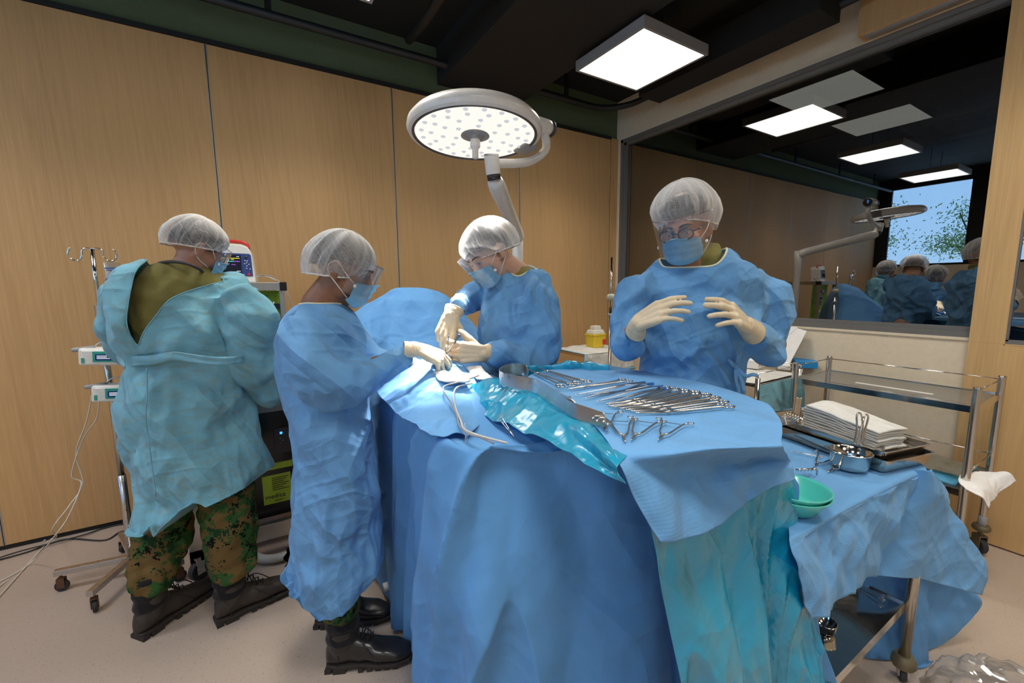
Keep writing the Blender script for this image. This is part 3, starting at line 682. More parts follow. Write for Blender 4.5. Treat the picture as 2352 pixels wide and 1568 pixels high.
# ---------------------------------------------------------------- leads on floor and wall
def cable(name, pts, r, mat, label, n=60, cat='cable', grp=None):
    o = MB().tube(spline(pts, n), r, 8).build(name, M[mat], label=label, cat=cat, group=grp); return o
pw = lambda px, py, y: tuple(PY(px, py, y))
fl = lambda px, py, z=.006: tuple(PZ(px, py, z))
cable('power_lead', [pw(228, 905, 2.66), pw(222, 960, 2.70), pw(190, 1010, 2.76), pw(165, 1090, 2.8), pw(187, 1110, 2.8), pw(160, 1180, 2.74), pw(130, 1225, 2.7), fl(70, 1295), fl(0, 1345), fl(-60, 1400)], .0028, 'cable_white', 'thin white lead hanging from the upper pump onto the floor, right strand', 120)
cable('power_lead', [pw(212, 905, 2.66), pw(198, 970, 2.72), pw(175, 1040, 2.78), pw(190, 1110, 2.8), pw(160, 1160, 2.76), pw(120, 1215, 2.72), fl(128, 1235), fl(60, 1300), fl(-20, 1345)], .0028, 'cable_white', 'thin white lead hanging from the pumps onto the floor, left strand', 120)
cable('power_lead', [fl(100, 1242), fl(135, 1216), fl(172, 1212), fl(170, 1222), fl(150, 1222), fl(120, 1235), fl(60, 1300), fl(-20, 1390)], .0028, 'cable_white', 'white lead looping back on the floor near the skirting', 90)
cable('floor_cable', [fl(-40, 1295), fl(60, 1268), fl(150, 1238), fl(240, 1240), fl(300, 1218), (-.3, 2.75, .006), (-.1, 2.8, .006)], .004, 'rubber', 'black cable on the floor, the lower of two by the skirting', 60, grp='black floor cables')
cable('floor_cable', [fl(-30, 1290, .02), (-1.12, 3.2, .02), (-.9, 3.24, .012), fl(240, 1212), fl(300, 1203), (-.4, 3.0, .006), (-.2, 2.9, .006)], .004, 'rubber', 'black cable on the floor, running tight along the skirting', 60, grp='black floor cables')
# ---------------------------------------------------------------- anaesthesia machine
am = thing('anaesthesia_machine', (0, 2.75, 0), 'anaesthesia workstation with aluminium frame and green back panel', 'anaesthesia machine')
def A(nm, a, b, mt, bev=.002, par=am, **k): return bx(nm, a, b, mt, par, bev, **k)
A('top_rail', (-.30, 2.73, 1.392), (.165, 3.15, 1.436), 'alu'); A('corner_cap', (.165, 2.728, 1.390), (.20, 2.79, 1.438), 'black_gloss', .004)
A('frame_post', (.160, 2.735, .80), (.186, 2.775, 1.392), 'alu'); A('frame_post', (-.30, 2.735, .80), (-.27, 2.775, 1.392), 'alu'); A('frame_post', (.165, 3.10, .80), (.19, 3.14, 1.392), 'alu')
A('post_slot', (.170, 2.732, .85), (.176, 2.736, 1.39), 'grey_plastic', 0)
gp = A('green_panel', (-.27, 2.83, .88), (.165, 2.84, 1.39), 'green_panel', .001)
rs = random.Random(9); b = MB()
for i in range(26):
    c = Vector((rs.uniform(-.05, .155), 2.8285, rs.uniform(.95, 1.38))); a = rs.uniform(-.4, .5); w = rs.uniform(.012, .022); M4 = Matrix.Translation(c)@Matrix.Rotation(a, 4, 'Y')@Matrix.Rotation(R(90), 4, 'X')
    b.prism([(w*math.cos(k*.524), w*.42*math.sin(k*.524)*(1+.3*math.cos(k*.524))) for k in range(12)], .001, M4)
b.build('leaf_print', M['green_leaf'], gp, smooth=False)
b = MB(); b.lathe([(0, -.03), (.018, -.03), (.018, .012), (.022, .014), (.022, .028), (.015, .032), (0, .032)], c=(.02, 2.76, 1.30)); b.build('absorber_valve', M['steel'], am, auto=40)
b = MB(); b.lathe([(.012, -.05), (.016, -.05), (.018, -.03), (.012, -.03)], c=(.02, 2.76, 1.30)); b.box((.04, 2.745, 1.285), (.075, 2.775, 1.315)); b.build('valve_block', M['grey_plastic'], am, auto=40)
b = MB(); b.tube([(.075, 2.76, 1.30), (.115, 2.76, 1.30)], .012, 14); b.box((.113, 2.742, 1.285), (.158, 2.78, 1.318)); b.build('clamp_arm', M['black_gloss'], am, auto=40)
b = MB(); b.tube(spline([(.105, 2.74, 1.318), (.104, 2.735, 1.27), (.110, 2.73, 1.22), (.104, 2.73, 1.19)], 12), .0028, 8); b.build('sample_line', M['steel_dull'], am)
gm = thing('gas_monitor', (.125, 2.755, 1.13), 'small blue handheld gas monitor clipped to the green panel', 'monitor')
bx('monitor_case', (.098, 2.735, 1.122), (.158, 2.765, 1.232), 'blue_plastic', gm, .006); bx('monitor_face', (.104, 2.731, 1.13), (.152, 2.736, 1.222), 'black_gloss', gm, .002); sc = bx('monitor_screen', (.110, 2.729, 1.158), (.146, 2.7315, 1.198), 'grey_plastic', gm)
for i in range(3): bx('monitor_key', (.111+.014*i, 2.729, 1.138), (.119+.014*i, 2.7315, 1.146), 'white_plastic', gm)
b = MB(); b.tube([(.13, 2.76, 1.33), (.13, 2.76, .98)], .006, 8); b.build('mounting_rod', M['alu'], am)
b = MB(); b.ell((.13, 2.755, 1.03), (.02, .02, .02)); b.build('rod_knob', M['white_plastic'], am)
A('worktop', (-.42, 2.33, .862), (.205, 2.80, .890), 'blue_plastic', .006); A('worktop_edge', (-.42, 2.322, .855), (.205, 2.335, .888), 'navy_plastic', .004)
pp = bx('paper_sheet', (-.02, 2.36, .8905), (.195, 2.62, .8925), 'paper', label='sheets of white paper on the blue worktop of the machine', cat='paper')
A('drawer_unit', (-.12, 2.36, .80), (.12, 2.75, .862), 'grey_plastic', .004)
A('cabinet', (-.20, 2.55, .17), (.185, 3.05, .80), 'black_gloss', .006)
A('cabinet_screen', (.07, 2.545, .52), (.15, 2.551, .66), 'dark_plastic', .003); A('status_light', (.10, 2.542, .625), (.112, 2.546, .637), 'led_blue', .001)
for i in range(4): A('status_dot', (.098+.012*(i % 2), 2.542, .60-.014*i), (.103+.012*(i % 2), 2.546, .605-.014*i), 'ink_red' if i == 3 else 'grey_plastic', 0)
s1 = A('green_label', (.03, 2.546, .435), (.148, 2.550, .470), 'green_sticker', 0); s2 = A('green_label', (.0, 2.546, .245), (.135, 2.550, .405), 'green_sticker', 0)
for i in range(7): bx('printed_line', (.045, 2.5445, .385-.011*i), (.125-.012*(i % 3), 2.546, .388-.011*i), 'ink', s2)
for i in range(2): bx('printed_line', (.05, 2.5445, .262-.006*i), (.10-.012*i, 2.546, .2635-.006*i), 'ink', s2)
def text(name, s, size, M4, mat, parent, ext=.0006):
    c = bpy.data.curves.new('t', 'FONT'); c.body = s; c.size = size; c.extrude = ext; c.align_x = 'LEFT'
    o = bpy.data.objects.new('t', c); COL.objects.link(o); dg = bpy.context.evaluated_depsgraph_get(); me = bpy.data.meshes.new_from_object(o.evaluated_get(dg)); bpy.data.objects.remove(o)
    V = [M4@v.co for v in me.vertices]; F = [tuple(p.vertices) for p in me.polygons]; bpy.data.meshes.remove(me)
    return build(name, V, F, M[mat], parent, smooth=False)
RX = Matrix.Rotation(R(90), 4, 'X')
text('label_text', 'medica', .034, Matrix.Translation((.008, 2.5452, .275))@RX, 'ink', s2)
for q in (((-.24, 2.46, .09), (.24, 2.50, .175)), ((-.26, 2.95, .09), (.24, 2.99, .175))): A('base_rail', q[0], q[1], 'alu', .003)
b = MB(); b.box((-.322, 2.42, .10), (-.262, 2.50, .40)); b.box((-.322, 2.42, .10), (-.262, 3.0, .16)); b.build('base_foot', M['alu'], am, smooth=False, mods=[('bevel', .003)])
b = MB(); b.box((.24, 2.42, .10), (.28, 2.5, .175)); b.build('base_foot', M['alu'], am, smooth=False)
castor(am, -.29, 2.44, .05, .7, top=.11); castor(am, .25, 2.46, .05, .3, top=.11); castor(am, -.28, 2.95, .05, .3, top=.11); castor(am, .22, 2.95, .05, .3, top=.11)
# corrugated hose under the machine
cp = spline([fl(560, 1262, .05), fl(600, 1282, .03), fl(640, 1280, .03), fl(690, 1262, .03), fl(740, 1235, .04)], 220); b = MB(); b.tube(cp, [.019+.003*(i % 4 < 2) for i in range(220)], 12); b.build('breathing_hose', M['tube_clear'], label='clear corrugated hose lying on the floor under the workstation', cat='hose')
# patient monitor / defibrillator on top
dm = thing('patient_monitor', (-.035, 2.85, 1.436), 'white and blue patient monitor with red handle, screen glowing', 'monitor')
Mm = Matrix.Translation((-.035, 2.80, 1.436))@Matrix.Rotation(R(-6), 4, 'Z')@Matrix.Rotation(R(-6), 4, 'X')
pr = [(-.1, 0), (.088, 0), (.088, .012), (.078, .165), (.06, .198), (.03, .21), (-.08, .215), (-.1, .2)]
b = MB(); b.prism(pr, .12, Mm@Matrix.Translation((0, .12, 0))@RX); b.build('monitor_shell', M['white_plastic'], dm, smooth=False, mods=[('bevel', .008, 3)])
b = MB(); b.prism([(-.09, .035), (.078, .035), (.074, .15), (.066, .158), (-.09, .162)], .004, Mm@Matrix.Translation((0, .002, 0))@RX); fp = b.build('monitor_front', M['navy_plastic'], dm, smooth=False)
def mb(nm, x0, z0, x1, z1, mt, d=-.0035, par=None): return MB().box((x0, d-.001, z0), (x1, d+.001, z1), Mm).build(nm, M[mt], par or dm, smooth=False)
scr = mb('monitor_screen', -.088, .055, .026, .150, 'screen_dark')
mb('screen_band', -.088, .130, .020, .1335, 'screen_yellow', -.005, scr); mb('screen_band', -.01, .113, .020, .117, 'screen_purple', -.005, scr); mb('screen_band', -.088, .113, -.01, .117, 'screen_cyan', -.005, scr)
mb('screen_band', -.02, .123, -.006, .126, 'screen_yellow', -.005, scr); mb('screen_band', -.02, .096, .0, .099, 'screen_purple', -.005, scr); mb('screen_band', .006, .140, .018, .143, 'screen_white', -.005, scr); mb('screen_band', .003, .060, .021, .0635, 'screen_white', -.005, scr)
for (x, z) in ((.045, .12), (.055, .118), (.042, .103), (.062, .1), (.052, .108), (.052, .092), (.05, .078), (.066, .074), (-.01, .046), (.005, .044), (.02, .046), (.035, .044), (-.03, .046)):
    MB().box((x-.003, -.0055, z-.002), (x+.003, -.0035, z+.002), Mm).build('key', M['paper'], fp, smooth=False)
b = MB(); b.lathe([(0, .001), (.008, .001), (.008, -.001)], c=Mm@Vector((.05, -.004, .140)), axis=(0, -1, 0)); b.build('rotary_knob', M['dark_plastic'], dm)
b = MB(); b.prism([(.05, .040), (.068, .040), (.059, .055)], .002, Mm@Matrix.Translation((0, -.003, 0))@RX); b.build('shock_button', M['red_plastic'], dm, smooth=False)
b = MB(); b.tube([Mm@Vector(v) for v in spline([(.062, .04, .19), (.05, .04, .222), (.0, .04, .232), (-.07, .04, .232), (-.09, .04, .21)], 20)], [.009]*20, 12); b.build('carry_handle', M['red_plastic'], dm)
cable('monitor_lead', [(.05, 2.82, 1.475), (.10, 2.86, 1.478), (.15, 2.82, 1.46), (.19, 2.74, 1.40), (.215, 2.72, 1.31), (.22, 2.72, 1.28)], .0032, 'grey_plastic', 'grey monitor lead curving down past the frame corner', 50)
cable('monitor_lead', [(.05, 2.84, 1.47), (.11, 2.87, 1.472), (.15, 2.86, 1.452), (.17, 2.9, 1.44)], .0028, 'cable_white', 'pale monitor lead lying on the top rail', 40)
# ---------------------------------------------------------------- people: shared builders
def frame(f, up=(0, 0, 1)):
    f = Vector(f).normalized(); up = Vector(up); x = f.cross(up).normalized(); z = x.cross(f); return x, f, z
def M4of(c, x, y, z): return Matrix(((x[0], y[0], z[0], c[0]), (x[1], y[1], z[1], c[1]), (x[2], y[2], z[2], c[2]), (0, 0, 0, 1)))
def head_prims(b, Mh):
    E = lambda c, r: b.ell((0, 0, 0), r, 20, 14, None) or None
    def el(c, r):
        n = len(b.V); b.ell((0, 0, 0), r, 20, 14)
        for i in range(n, len(b.V)): b.V[i] = Mh@(b.V[i]+Vector(c))
    def cp(a, c, ra, rb):
        n = len(b.V); b.cap(a, c, ra, rb, 12)
        for i in range(n, len(b.V)): b.V[i] = Mh@b.V[i]
    el((0, -.014, .038), (.078, .098, .088)); el((0, .022, -.030), (.066, .068, .080)); el((0, .050, -.088), (.032, .032, .028)); el((0, .02, -.075), (.056, .05, .035))
    cp((0, .090, .008), (0, .106, -.030), .008, .013); cp((-.010, .092, -.034), (.010, .092, -.034), .009, .009)
    cp((-.040, .068, .024), (-.010, .083, .022), .011, .011); cp((.040, .068, .024), (.010, .083, .022), .011, .011)
    for s in (-1, 1):
        el((s*.038, .058, -.030), (.026, .026, .026)); el((s*.080, -.008, -.010), (.009, .019, .032)); el((s*.076, .002, -.035), (.007, .010, .012))
        el((s*.032, .072, .0), (.015, .012, .012))
    cp((-.018, .085, -.058), (.018, .085, -.058), .007, .007); cp((-.015, .083, -.068), (.015, .083, -.068), .007, .007)
def cap_mesh(root, Mh, R3=(.118, .128, .100), c=(0, -.022, .045), amax=2.18, shear=.38, seed=1, name='bouffant_cap', tilt=0):
    rs = np.random.RandomState(seed); NU, NV = 60, 150; V = []
    ph = np.linspace(0, 2*np.pi, NV, endpoint=False); A = np.linspace(.02, amax, NU)
    for a in A:
        t = a/amax
        P = np.stack([np.cos(ph), np.sin(ph), np.full(NV, a*1.3)], 1)
        n1 = fbm3(np.stack([np.cos(ph)*2.6, np.sin(ph)*2.6, np.full(NV, a*.55)], 1), 1, seed, 2); n2 = fbm3(np.stack([np.cos(ph)*7, np.sin(ph)*7, np.full(NV, a*.9)], 1), 1, seed+5, 2)
        n3 = fbm3(np.stack([np.cos(ph)*17, np.sin(ph)*17, np.full(NV, a*.8)], 1), 1, seed+9, 1)
        rid = (1-np.abs(n2)*2.2)
        k = 1+.11*n1+.055*rid*t**.5+(.09*n3*max(0, t-.55)/.45)
        r = np.sin(min(a, 2.6))*k
        if a > 1.5: r = r*(1-.05*((a-1.5)/(amax-1.5)))
        x = c[0]+R3[0]*r*np.cos(ph); y = c[1]+R3[1]*r*np.sin(ph); z = c[2]+R3[2]*np.cos(a)*(1+.05*n1)+shear*(y-c[1])*np.clip(a/amax, 0, 1)**1.2
        V += [Mh@Vector(v) for v in zip(x, y, z)]
    F = [(i*NV+j, (i+1)*NV+j, (i+1)*NV+(j+1) % NV, i*NV+(j+1) % NV) for i in range(NU-1) for j in range(NV)]
    F.append(tuple(range(NV)))
    o = build(name, V, F, M['cap_nonwoven'], root)
    rim = V[(NU-1)*NV:]; cc = sum(rim, Vector())/NV
    MB().tube([cc+(v-cc)*(.985+.02*((i % 4) < 2)) for i, v in enumerate(rim)], .0032, 6, closed=True).build('elastic_band', M['gauze_white'], o)
    return o
def hair(root, Mh, amax=1.78, r=(.0810, .1005, .087), shear=.35, mat='hair_black'):
    b = MB(); NU, NV = 16, 40; V = []
    for i in range(NU):
        a = .02+(amax-.02)*i/(NU-1)
        for j in range(NV):
            p = 2*math.pi*j/NV; y = -.014+r[1]*math.sin(a)*math.sin(p)
            V.append(Mh@Vector((r[0]*math.sin(a)*math.cos(p), y, .038+r[2]*math.cos(a)+shear*(y+.014)*max(0, a-1)/.95)))
    F = [(i*NV+j, (i+1)*NV+j, (i+1)*NV+(j+1) % NV, i*NV+(j+1) % NV) for i in range(NU-1) for j in range(NV)]+[tuple(range(NV))]
    return build('hair', V, F, M[mat], root, mods=[('solid', .004, -1)])
def mask(root, Mh, seed=1, loops=True, ztop=-.016, zbot=-.112):
    NU, NV = 30, 40; V = []
    for i in range(NU):
        t = i/(NU-1); z = ztop+(zbot-ztop)*t
        for j in range(NV):
            u = -1+2*j/(NV-1); ph = u*R(68)
            nose = math.exp(-(u/.30)**2)*max(0, 1-t*1.3)*.020; chin = .0
            rad = .070+.006*math.sin(math.pi*t); tuck = max(0, (t-.72)/.28)**2*.028
            pl = .0026*tri(np.array([t*4.0+.1]))[0]*(1-u*u)
            x = rad*math.sin(ph); y = .038+(.074-tuck)*math.cos(ph)+nose+pl
            zz = z*(1-.10*u*u)+(.012*(u*u))*(1-2*t)*-1+.012*math.exp(-(u/.3)**2)*(1-t)
            V.append(Mh@Vector((x, y, zz)))
    o = build('face_mask', V, grid_faces(NU, NV), M['mask_blue'], root, mods=[('solid', .0015)])
    top = [V[j] for j in range(NV)]; MB().tube([v for v in top], .0022, 6).build('mask_edge', M['mask_blue'], o)
    if loops:
        for s, j in ((-1, 0), (1, NV-1)):
            a = V[j+NV*2]; d = V[j+NV*(NU-4)]; e1 = Mh@Vector((s*.084, -.012, .018)); e2 = Mh@Vector((s*.083, -.02, -.028))
            MB().tube(spline([a, (a+e1)/2+(Mh@Vector((s*.006, 0, .0))-Mh@Vector((0, 0, 0))), e1, Mh@Vector((s*.086, -.030, -.002)), e2, (d+e2)/2+(Mh@Vector((s*.006, 0, 0))-Mh@Vector((0, 0, 0))), d], 26), .0016, 6).build('ear_loop', M['gauze_white'], o)
    return o
def visor(root, Mh, r=.108, z0=.062, z1=-.105, ang=78, flare=.012, fwd=.012, skew=0):
    NU, NV = 12, 36; V = []
    for i in range(NU):
        t = i/(NU-1)
        for j in range(NV):
            u = -1+2*j/(NV-1); ph = u*R(ang); rr = r+flare*(1-t)*1.0
            V.append(Mh@Vector((rr*.86*math.sin(ph)+skew*(1-t), fwd+rr*math.cos(ph), z0+(z1-z0)*t*(1-.10*u*u))))
    o = build('face_shield', V, grid_faces(NU, NV), M['visor_film'], root)
    MB().tube([V[j] for j in range(NV)], .0012, 6).build('shield_edge', M['lens_glass'], o)
    for s in (4, NV-5):
        c = V[(NU-4)*NV+s]; d = (c-Mh@Vector((0, 0, -.05))).normalized(); MB().lathe([(0, -.001), (.006, -.001), (.006, .001), (0, .001)], c=c+d*.001, axis=d, seg=14).build('shield_rivet', M['gauze_white'], o)
    return o
def ring(cx, u, v, hu, hv, n=48, e=2.4):
    P = []
    for k in range(n):
        a = 2*math.pi*k/n; ca, sa = math.cos(a), math.sin(a)
        P.append(cx+u*(hu*math.copysign(abs(ca)**(2/e), ca))+v*(hv*math.copysign(abs(sa)**(2/e), sa)))
    return P
def torso(b, rows, n=48, e=2.15, dens=4):
    """rows: (px_left, px_right, py, hd, half_depth)"""
    C = []
    for (l, r, y, hd, th) in rows:
        a = PH(l, y, hd); c = PH(r, y, hd); da = Vector((a.x, a.y, 0)); dc = Vector((c.x, c.y, 0)); D = (da.length+dc.length)/2
        dv = (da.normalized()+dc.normalized()).normalized(); hw = D*math.sin(da.angle(dc)/2)*.985; p = dv*D; C.append((p.x, p.y, (a.z+c.z)/2, hw, th))
    C = catmull(C, (len(C)-1)*dens+1); R_ = []
    for q in C:
        v = Vector((q[0], q[1], 0)).normalized(); u = Vector((v.y, -v.x, 0)); R_.append(ring(Vector(q[:3]), u, v, q[3], q[4], n, e))
    b.loft(R_)
def limb(b, pts, n=20, seg=20, flat=None):
    """pts: (px,py,hd,r)"""
    Q = catmull([(*PH(p[0], p[1], p[2]), p[3]) for p in pts], n); b.tube([Vector(q[:3]) for q in Q], [float(q[3]) for q in Q], seg, flat=flat)
    return [Vector(q[:3]) for q in Q]
def loops(F):
    from collections import Counter, defaultdict
    c = Counter(); d = {}
    for f in F:
        for i in range(len(f)): c[tuple(sorted((f[i], f[(i+1) % len(f)])))] += 1
    nb = defaultdict(list)
    for (a, b), k in c.items():
        if k == 1: nb[a].append(b); nb[b].append(a)
    seen = set(); out = []
    for s0 in list(nb):
        if s0 in seen: continue
        lp = [s0]; seen.add(s0); cur = s0
        while True:
            n = [x for x in nb[cur] if x not in seen]
            if not n: break
            cur = n[0]; lp.append(cur); seen.add(cur)
        out.append(lp)
    return out
def cloth_blob(name, root, b, mat, seed, voxel=.009, it=3, big=(.15, .012), mid=(.06, .006), vert=.0, hem=None, cut=None, post=None, ani=(1, 1, 1), bind=None, bsm=14, amp=1.9):
    V, F, E = remesh(b, voxel, it+5); N = vnormals(V, F)
    h = crease(V, seed, big[0], big[1], .15, 4, ani, .8)+crease(V, seed+50, mid[0], mid[1], .08, 4, ani, 1.0)
    if vert: h = h+vert*(1-np.abs(fbm3(V*np.array([1, 1, .16]), .055, seed+3, 2))*2.6)*np.clip((post or (lambda v: np.ones(len(v))))(V), 0, 1)
    V = V+N*(h*amp)[:, None]; V = smooth(V, E, 1, .2)
    if hem: V[:, 2] = np.maximum(V[:, 2], hem(V))
    if cut is not None:
        m = cut(V, N); F = [f for f in F if not all(m[i] for i in f)]
    lps = []
    if cut is not None:
        for lp in loops(F):
            if len(lp) < 25: continue
            L = np.array(lp)
            for _ in range(bsm*2):
                P = V[L]; V[L] = P+(.5*(np.roll(P, 1, 0)+np.roll(P, -1, 0))-P)*.6
            lps.append(V[L].copy())
    o = build(name, V, F, M[mat], root)
    if bind:
        for P in lps: MB().tube([Vector(p) for p in P[::3]], bind[1], 8, closed=True, flat=.7).build(bind[2] if len(bind) > 2 else 'collar_binding', M[bind[0]], root)
    return o
def planeuz(V, hd0=None): return V@np.array(RH), V[:, 2], V@np.array(FH)
def inpoly(u, z, poly):
    c = np.zeros(len(u), bool); n = len(poly)
    for i in range(n):
        x1, y1 = poly[i]; x2, y2 = poly[(i+1) % n]
        k = ((y1 > z) != (y2 > z)) & (u < (x2-x1)*(z-y1)/((y2-y1) or 1e-9)+x1); c ^= k
    return c
def uz(px, py, hd): p = PH(px, py, hd); return (p.dot(RH), p.z)
def hemline(pts, hd):
    q = sorted(uz(*p, hd) for p in pts); xs = [a for a, _ in q]; zs = [b for _, b in q]
    return lambda V: np.interp(V@np.array(RH), xs, zs)
def hand(root, wrist, along, dorsal, thumb, curls, spread=(.12, .03, -.05, -.14), thumbcurl=.3, name='gloved_hand', scale=1.0, cuff=.075, back=None, cuff_r=.036):
    A = Vector(along).normalized(); T = Vector(thumb); T = (T-A*T.dot(A)).normalized(); D = A.cross(T); D = D if D.dot(Vector(dorsal)) > 0 else -D
    W = Vector(wrist); b = MB(); S = scale; X = lambda t, a, d: W+(T*t+A*a+D*d)*S
    bt = (.033, .0115, -.0105, -.030); ba = (.086, .092, .088, .079); L = ((.043, .027, .022), (.047, .030, .023), (.044, .028, .022), (.035, .022, .020)); rr = (.0098, .0100, .0094, .0084)
    for i in range(4):
        b.cap(X(bt[i]*.55, .005, 0), X(bt[i], ba[i], .001), .0175*S, .0135*S, 12)
    b.cap(X(-.018, .05, -.004), X(.018, .05, -.004), .016*S, .016*S); b.cap(X(.018, .02, -.008), X(.028, .05, -.008), .017*S, .015*S)
    for i in range(4):
        p = X(bt[i], ba[i], .001); a = 0
        for k in range(3):
            a += curls[i][k]; d = (A*math.cos(a)-D*math.sin(a)+T*spread[i]*(1 if a < 1.2 else .2)).normalized(); q = p+d*L[i][k]*S
            b.cap(p, q, rr[i]*(1.06-.07*k)*S, rr[i]*(1.0-.08*k)*S, 12); p = q
    p = X(.026, .022, -.006); a = 0
    for k, (l, r) in enumerate(((.044, .0135), (.034, .0115), (.027, .0100))):
        a += thumbcurl*(0.3 if k == 0 else 1); d = (T*.62*math.cos(a)+A*.70-D*(.30+.7*math.sin(a))).normalized(); q = p+d*l*S; b.cap(p, q, r*S, r*.9*S, 12); p = q
    bk = (Vector(back)-W) if back is not None else -A*cuff
    b.cap(W-A*.0, W+bk*.35, .026*S, .029*S, 16)
    V, F, E = remesh(b, .0030, 2); N = vnormals(V, F)
    V = V+N*(crease(V, 5, .03, .0007, .03, 3)+.0003*fbm3(V, .006, 3, 1))[:, None]
    h = build(name, V, F, M['latex_glove'], root)
    c = MB(); n = 14; P = []; rad = []
    for k in range(n): t = k/(n-1); P.append(W+A*.008*S+bk*t); rad.append((.027+(cuff_r-.027)*t**.8+.0016*math.sin(t*34))*S)
    c.tube(P, rad, 26, caps=False, flat=.86, up=D); c.build('glove_cuff', M['latex_glove'], h, mods=[('solid', .0015)])
    return h
def boot(root, heel, ang, lean=(0, 0, 0), size=.305, mat='leather', name='boot'):
    c, s = math.cos(ang), math.sin(ang); Mb = Matrix.Translation(heel)@Matrix.Rotation(ang, 4, 'Z'); k = size/.305
    b = MB(); w = .044
    rings = []
    for (x, hw, zt, zb) in ((.000, .018, .085, .024), (.012, .034, .10, .022), (.05, .038, .115, .022), (.10, .039, .118, .022), (.15, .044, .098, .022), (.20, .049, .078, .022), (.25, .047, .066, .022), (.285, .036, .056, .022), (.303, .015, .042, .024)):
        P = []
        for i in range(20):
            a = 2*math.pi*i/20; yy = hw*math.copysign(abs(math.cos(a))**.75, math.cos(a)); zz = (zt+zb)/2+(zt-zb)/2*math.sin(a); P.append(Vector((x*k, yy*k, zz*k)))
        rings.append(P)
    b.loft(rings); b.cap((.055*k, 0, .09), (.062*k, 0, .15), .046*k, .050*k, 20)
    V, F, E = remesh(MB().add([Mb@v for v in b.V], b.F), .0055, 2); N = vnormals(V, F); V = V+N*crease(V, 7, .05, .0022, .05, 3)[:, None]
    o = build(name, V, F, M[mat], root)
    b = MB(); sh = []; l = Vector(lean)
    for i in range(12):
        t = i/11; z = .11+t*.135; cx = .058+.004*t; r = (.048+.003*math.sin(t*16))*k; sh.append([Mb@Vector((cx*k+r*math.cos(a)*1.15, r*math.sin(a), z))+l*t for a in np.linspace(0, 2*math.pi, 24, endpoint=False)])
    b.loft(sh); b.build('boot_shaft', M['boot_canvas'], o)
    pr = [(-.004, 0), (.004, -.030), (.05, -.040), (.12, -.038), (.19, -.050), (.25, -.050), (.295, -.034), (.311, 0), (.295, .034), (.25, .050), (.19, .050), (.12, .038), (.05, .040), (.004, .030)]
    pr = [(x*k, y*k) for x, y in pr[::-1]]
    b = MB().prism(pr, .014, Mb@Matrix.Translation((0, 0, .014))); sl = b.build('boot_sole', M['sole'], o, smooth=False, mods=[('bevel', .003)])
    b = MB(); b.box((-.001*k, -.036*k, 0), (.022*k, .036*k, .016), Mb); b.box((.028*k, -.040*k, 0), (.072*k, .040*k, .016), Mb)
    for x in (.125, .155, .185, .215, .245, .275): b.box(((x-.009)*k, -.044*k*(1 if x < .26 else .7), 0.003 if x < .26 else .006), ((x+.009)*k, .044*k*(1 if x < .26 else .7), .016), Mb)
    b.build('sole_lugs', M['sole'], o, smooth=False)
    b = MB()
    for i in range(6):
        x = .175-.017*i; z = .098+.018*i-.002; b.tube([Mb@Vector((x*k-.01, -.024*k, z-.004)), Mb@Vector((x*k, 0, z+.012)), Mb@Vector((x*k-.01, .024*k, z-.004))], .0024, 6); b.tube([Mb@Vector((x*k-.01, -.024*k, z-.004)), Mb@Vector((x*k-.015, .022*k, z+.012))], .0022, 6)
    b.tube(spline([Mb@Vector(v) for v in ((.12*k, 0, .15), (.15*k, -.02, .158), (.185*k, -.03, .125), (.20*k, -.025, .10))], 12), .0022, 6)
    b.build('laces', M['boot_canvas'], o)
    b = MB(); b.tube([Mb@Vector((x*k, y*k, z)) for (x, y, z) in ((.195, -.046, .035), (.17, -.047, .065), (.15, -.042, .090), (.135, -.032, .110))], .0022, 6); b.tube([Mb@Vector((x*k, y*k, z)) for (x, y, z) in ((.045, -.0405, .03), (.052, -.042, .07), (.03, -.040, .105))], .0016, 6); b.build('seam', M['sole'], o)
    return o
def body_mesh(root, Mh, prims, mat='skin_tan', voxel=.006, seed=0):
    """one continuous figure: head, neck, trunk and limbs"""
    b = MB(); head_prims(b, Mh)
    for p in prims:
        if p[0] == 'c': b.cap(p[1], p[2], p[3], p[4], 16)
        else: b.ell(p[1], p[2])
    V, F, E = remesh(b, voxel, 2)
    # eye sockets
    Mi = Mh.inverted(); L = np.array(V)@np.array(Mi.to_3x3()).T+np.array(Mi.translation); N = vnormals(V, F)
    for s in (-1, 1):
        d2 = ((L-np.array([s*.031, .082, .006]))**2/np.array([.014, .02, .008])**2).sum(1); V = V-N*(.0045*np.exp(-d2))[:, None]
    return build('body', V, F, M[mat], root)
def face_bits(body, Mh, brow=True, eyes='down'):
    for s in (-1, 1):
        b = MB(); b.tube([Mh@Vector((s*x, y, z)) for (x, y, z) in ((.012, .0935, .026), (.024, .0925, .031), (.038, .084, .031), (.050, .073, .025))], [.0022, .0032, .0030, .0012], 8); b.build('eyebrow', M['hair_black'], body)
        b = MB(); b.ell(Mh@Vector((s*.031, .0745, .0015)), (.0105, .0112, .0036)); b.build('eye', M['gauze_white'], body)
        b = MB(); b.ell(Mh@Vector((s*.031, .0835, .001)), (.0042, .0035, .0030)); b.build('iris', M['ink'], body)
        b = MB(); b.tube([Mh@Vector((s*x, y, z)) for (x, y, z) in ((.018, .082, .006), (.025, .0865, .0075), (.034, .0855, .0070), (.046, .076, .003))], [.0008, .0014, .0014, .0008], 8); b.build('eyelid', M['hair_black'], body)
def collar(root, pts, mat='cream_trim', r=.004, name='collar_binding'):
    return MB().tube(spline(pts, 60), r, 8, flat=.6).build(name, M[mat], root)
up_ = Vector((0, 0, 1))
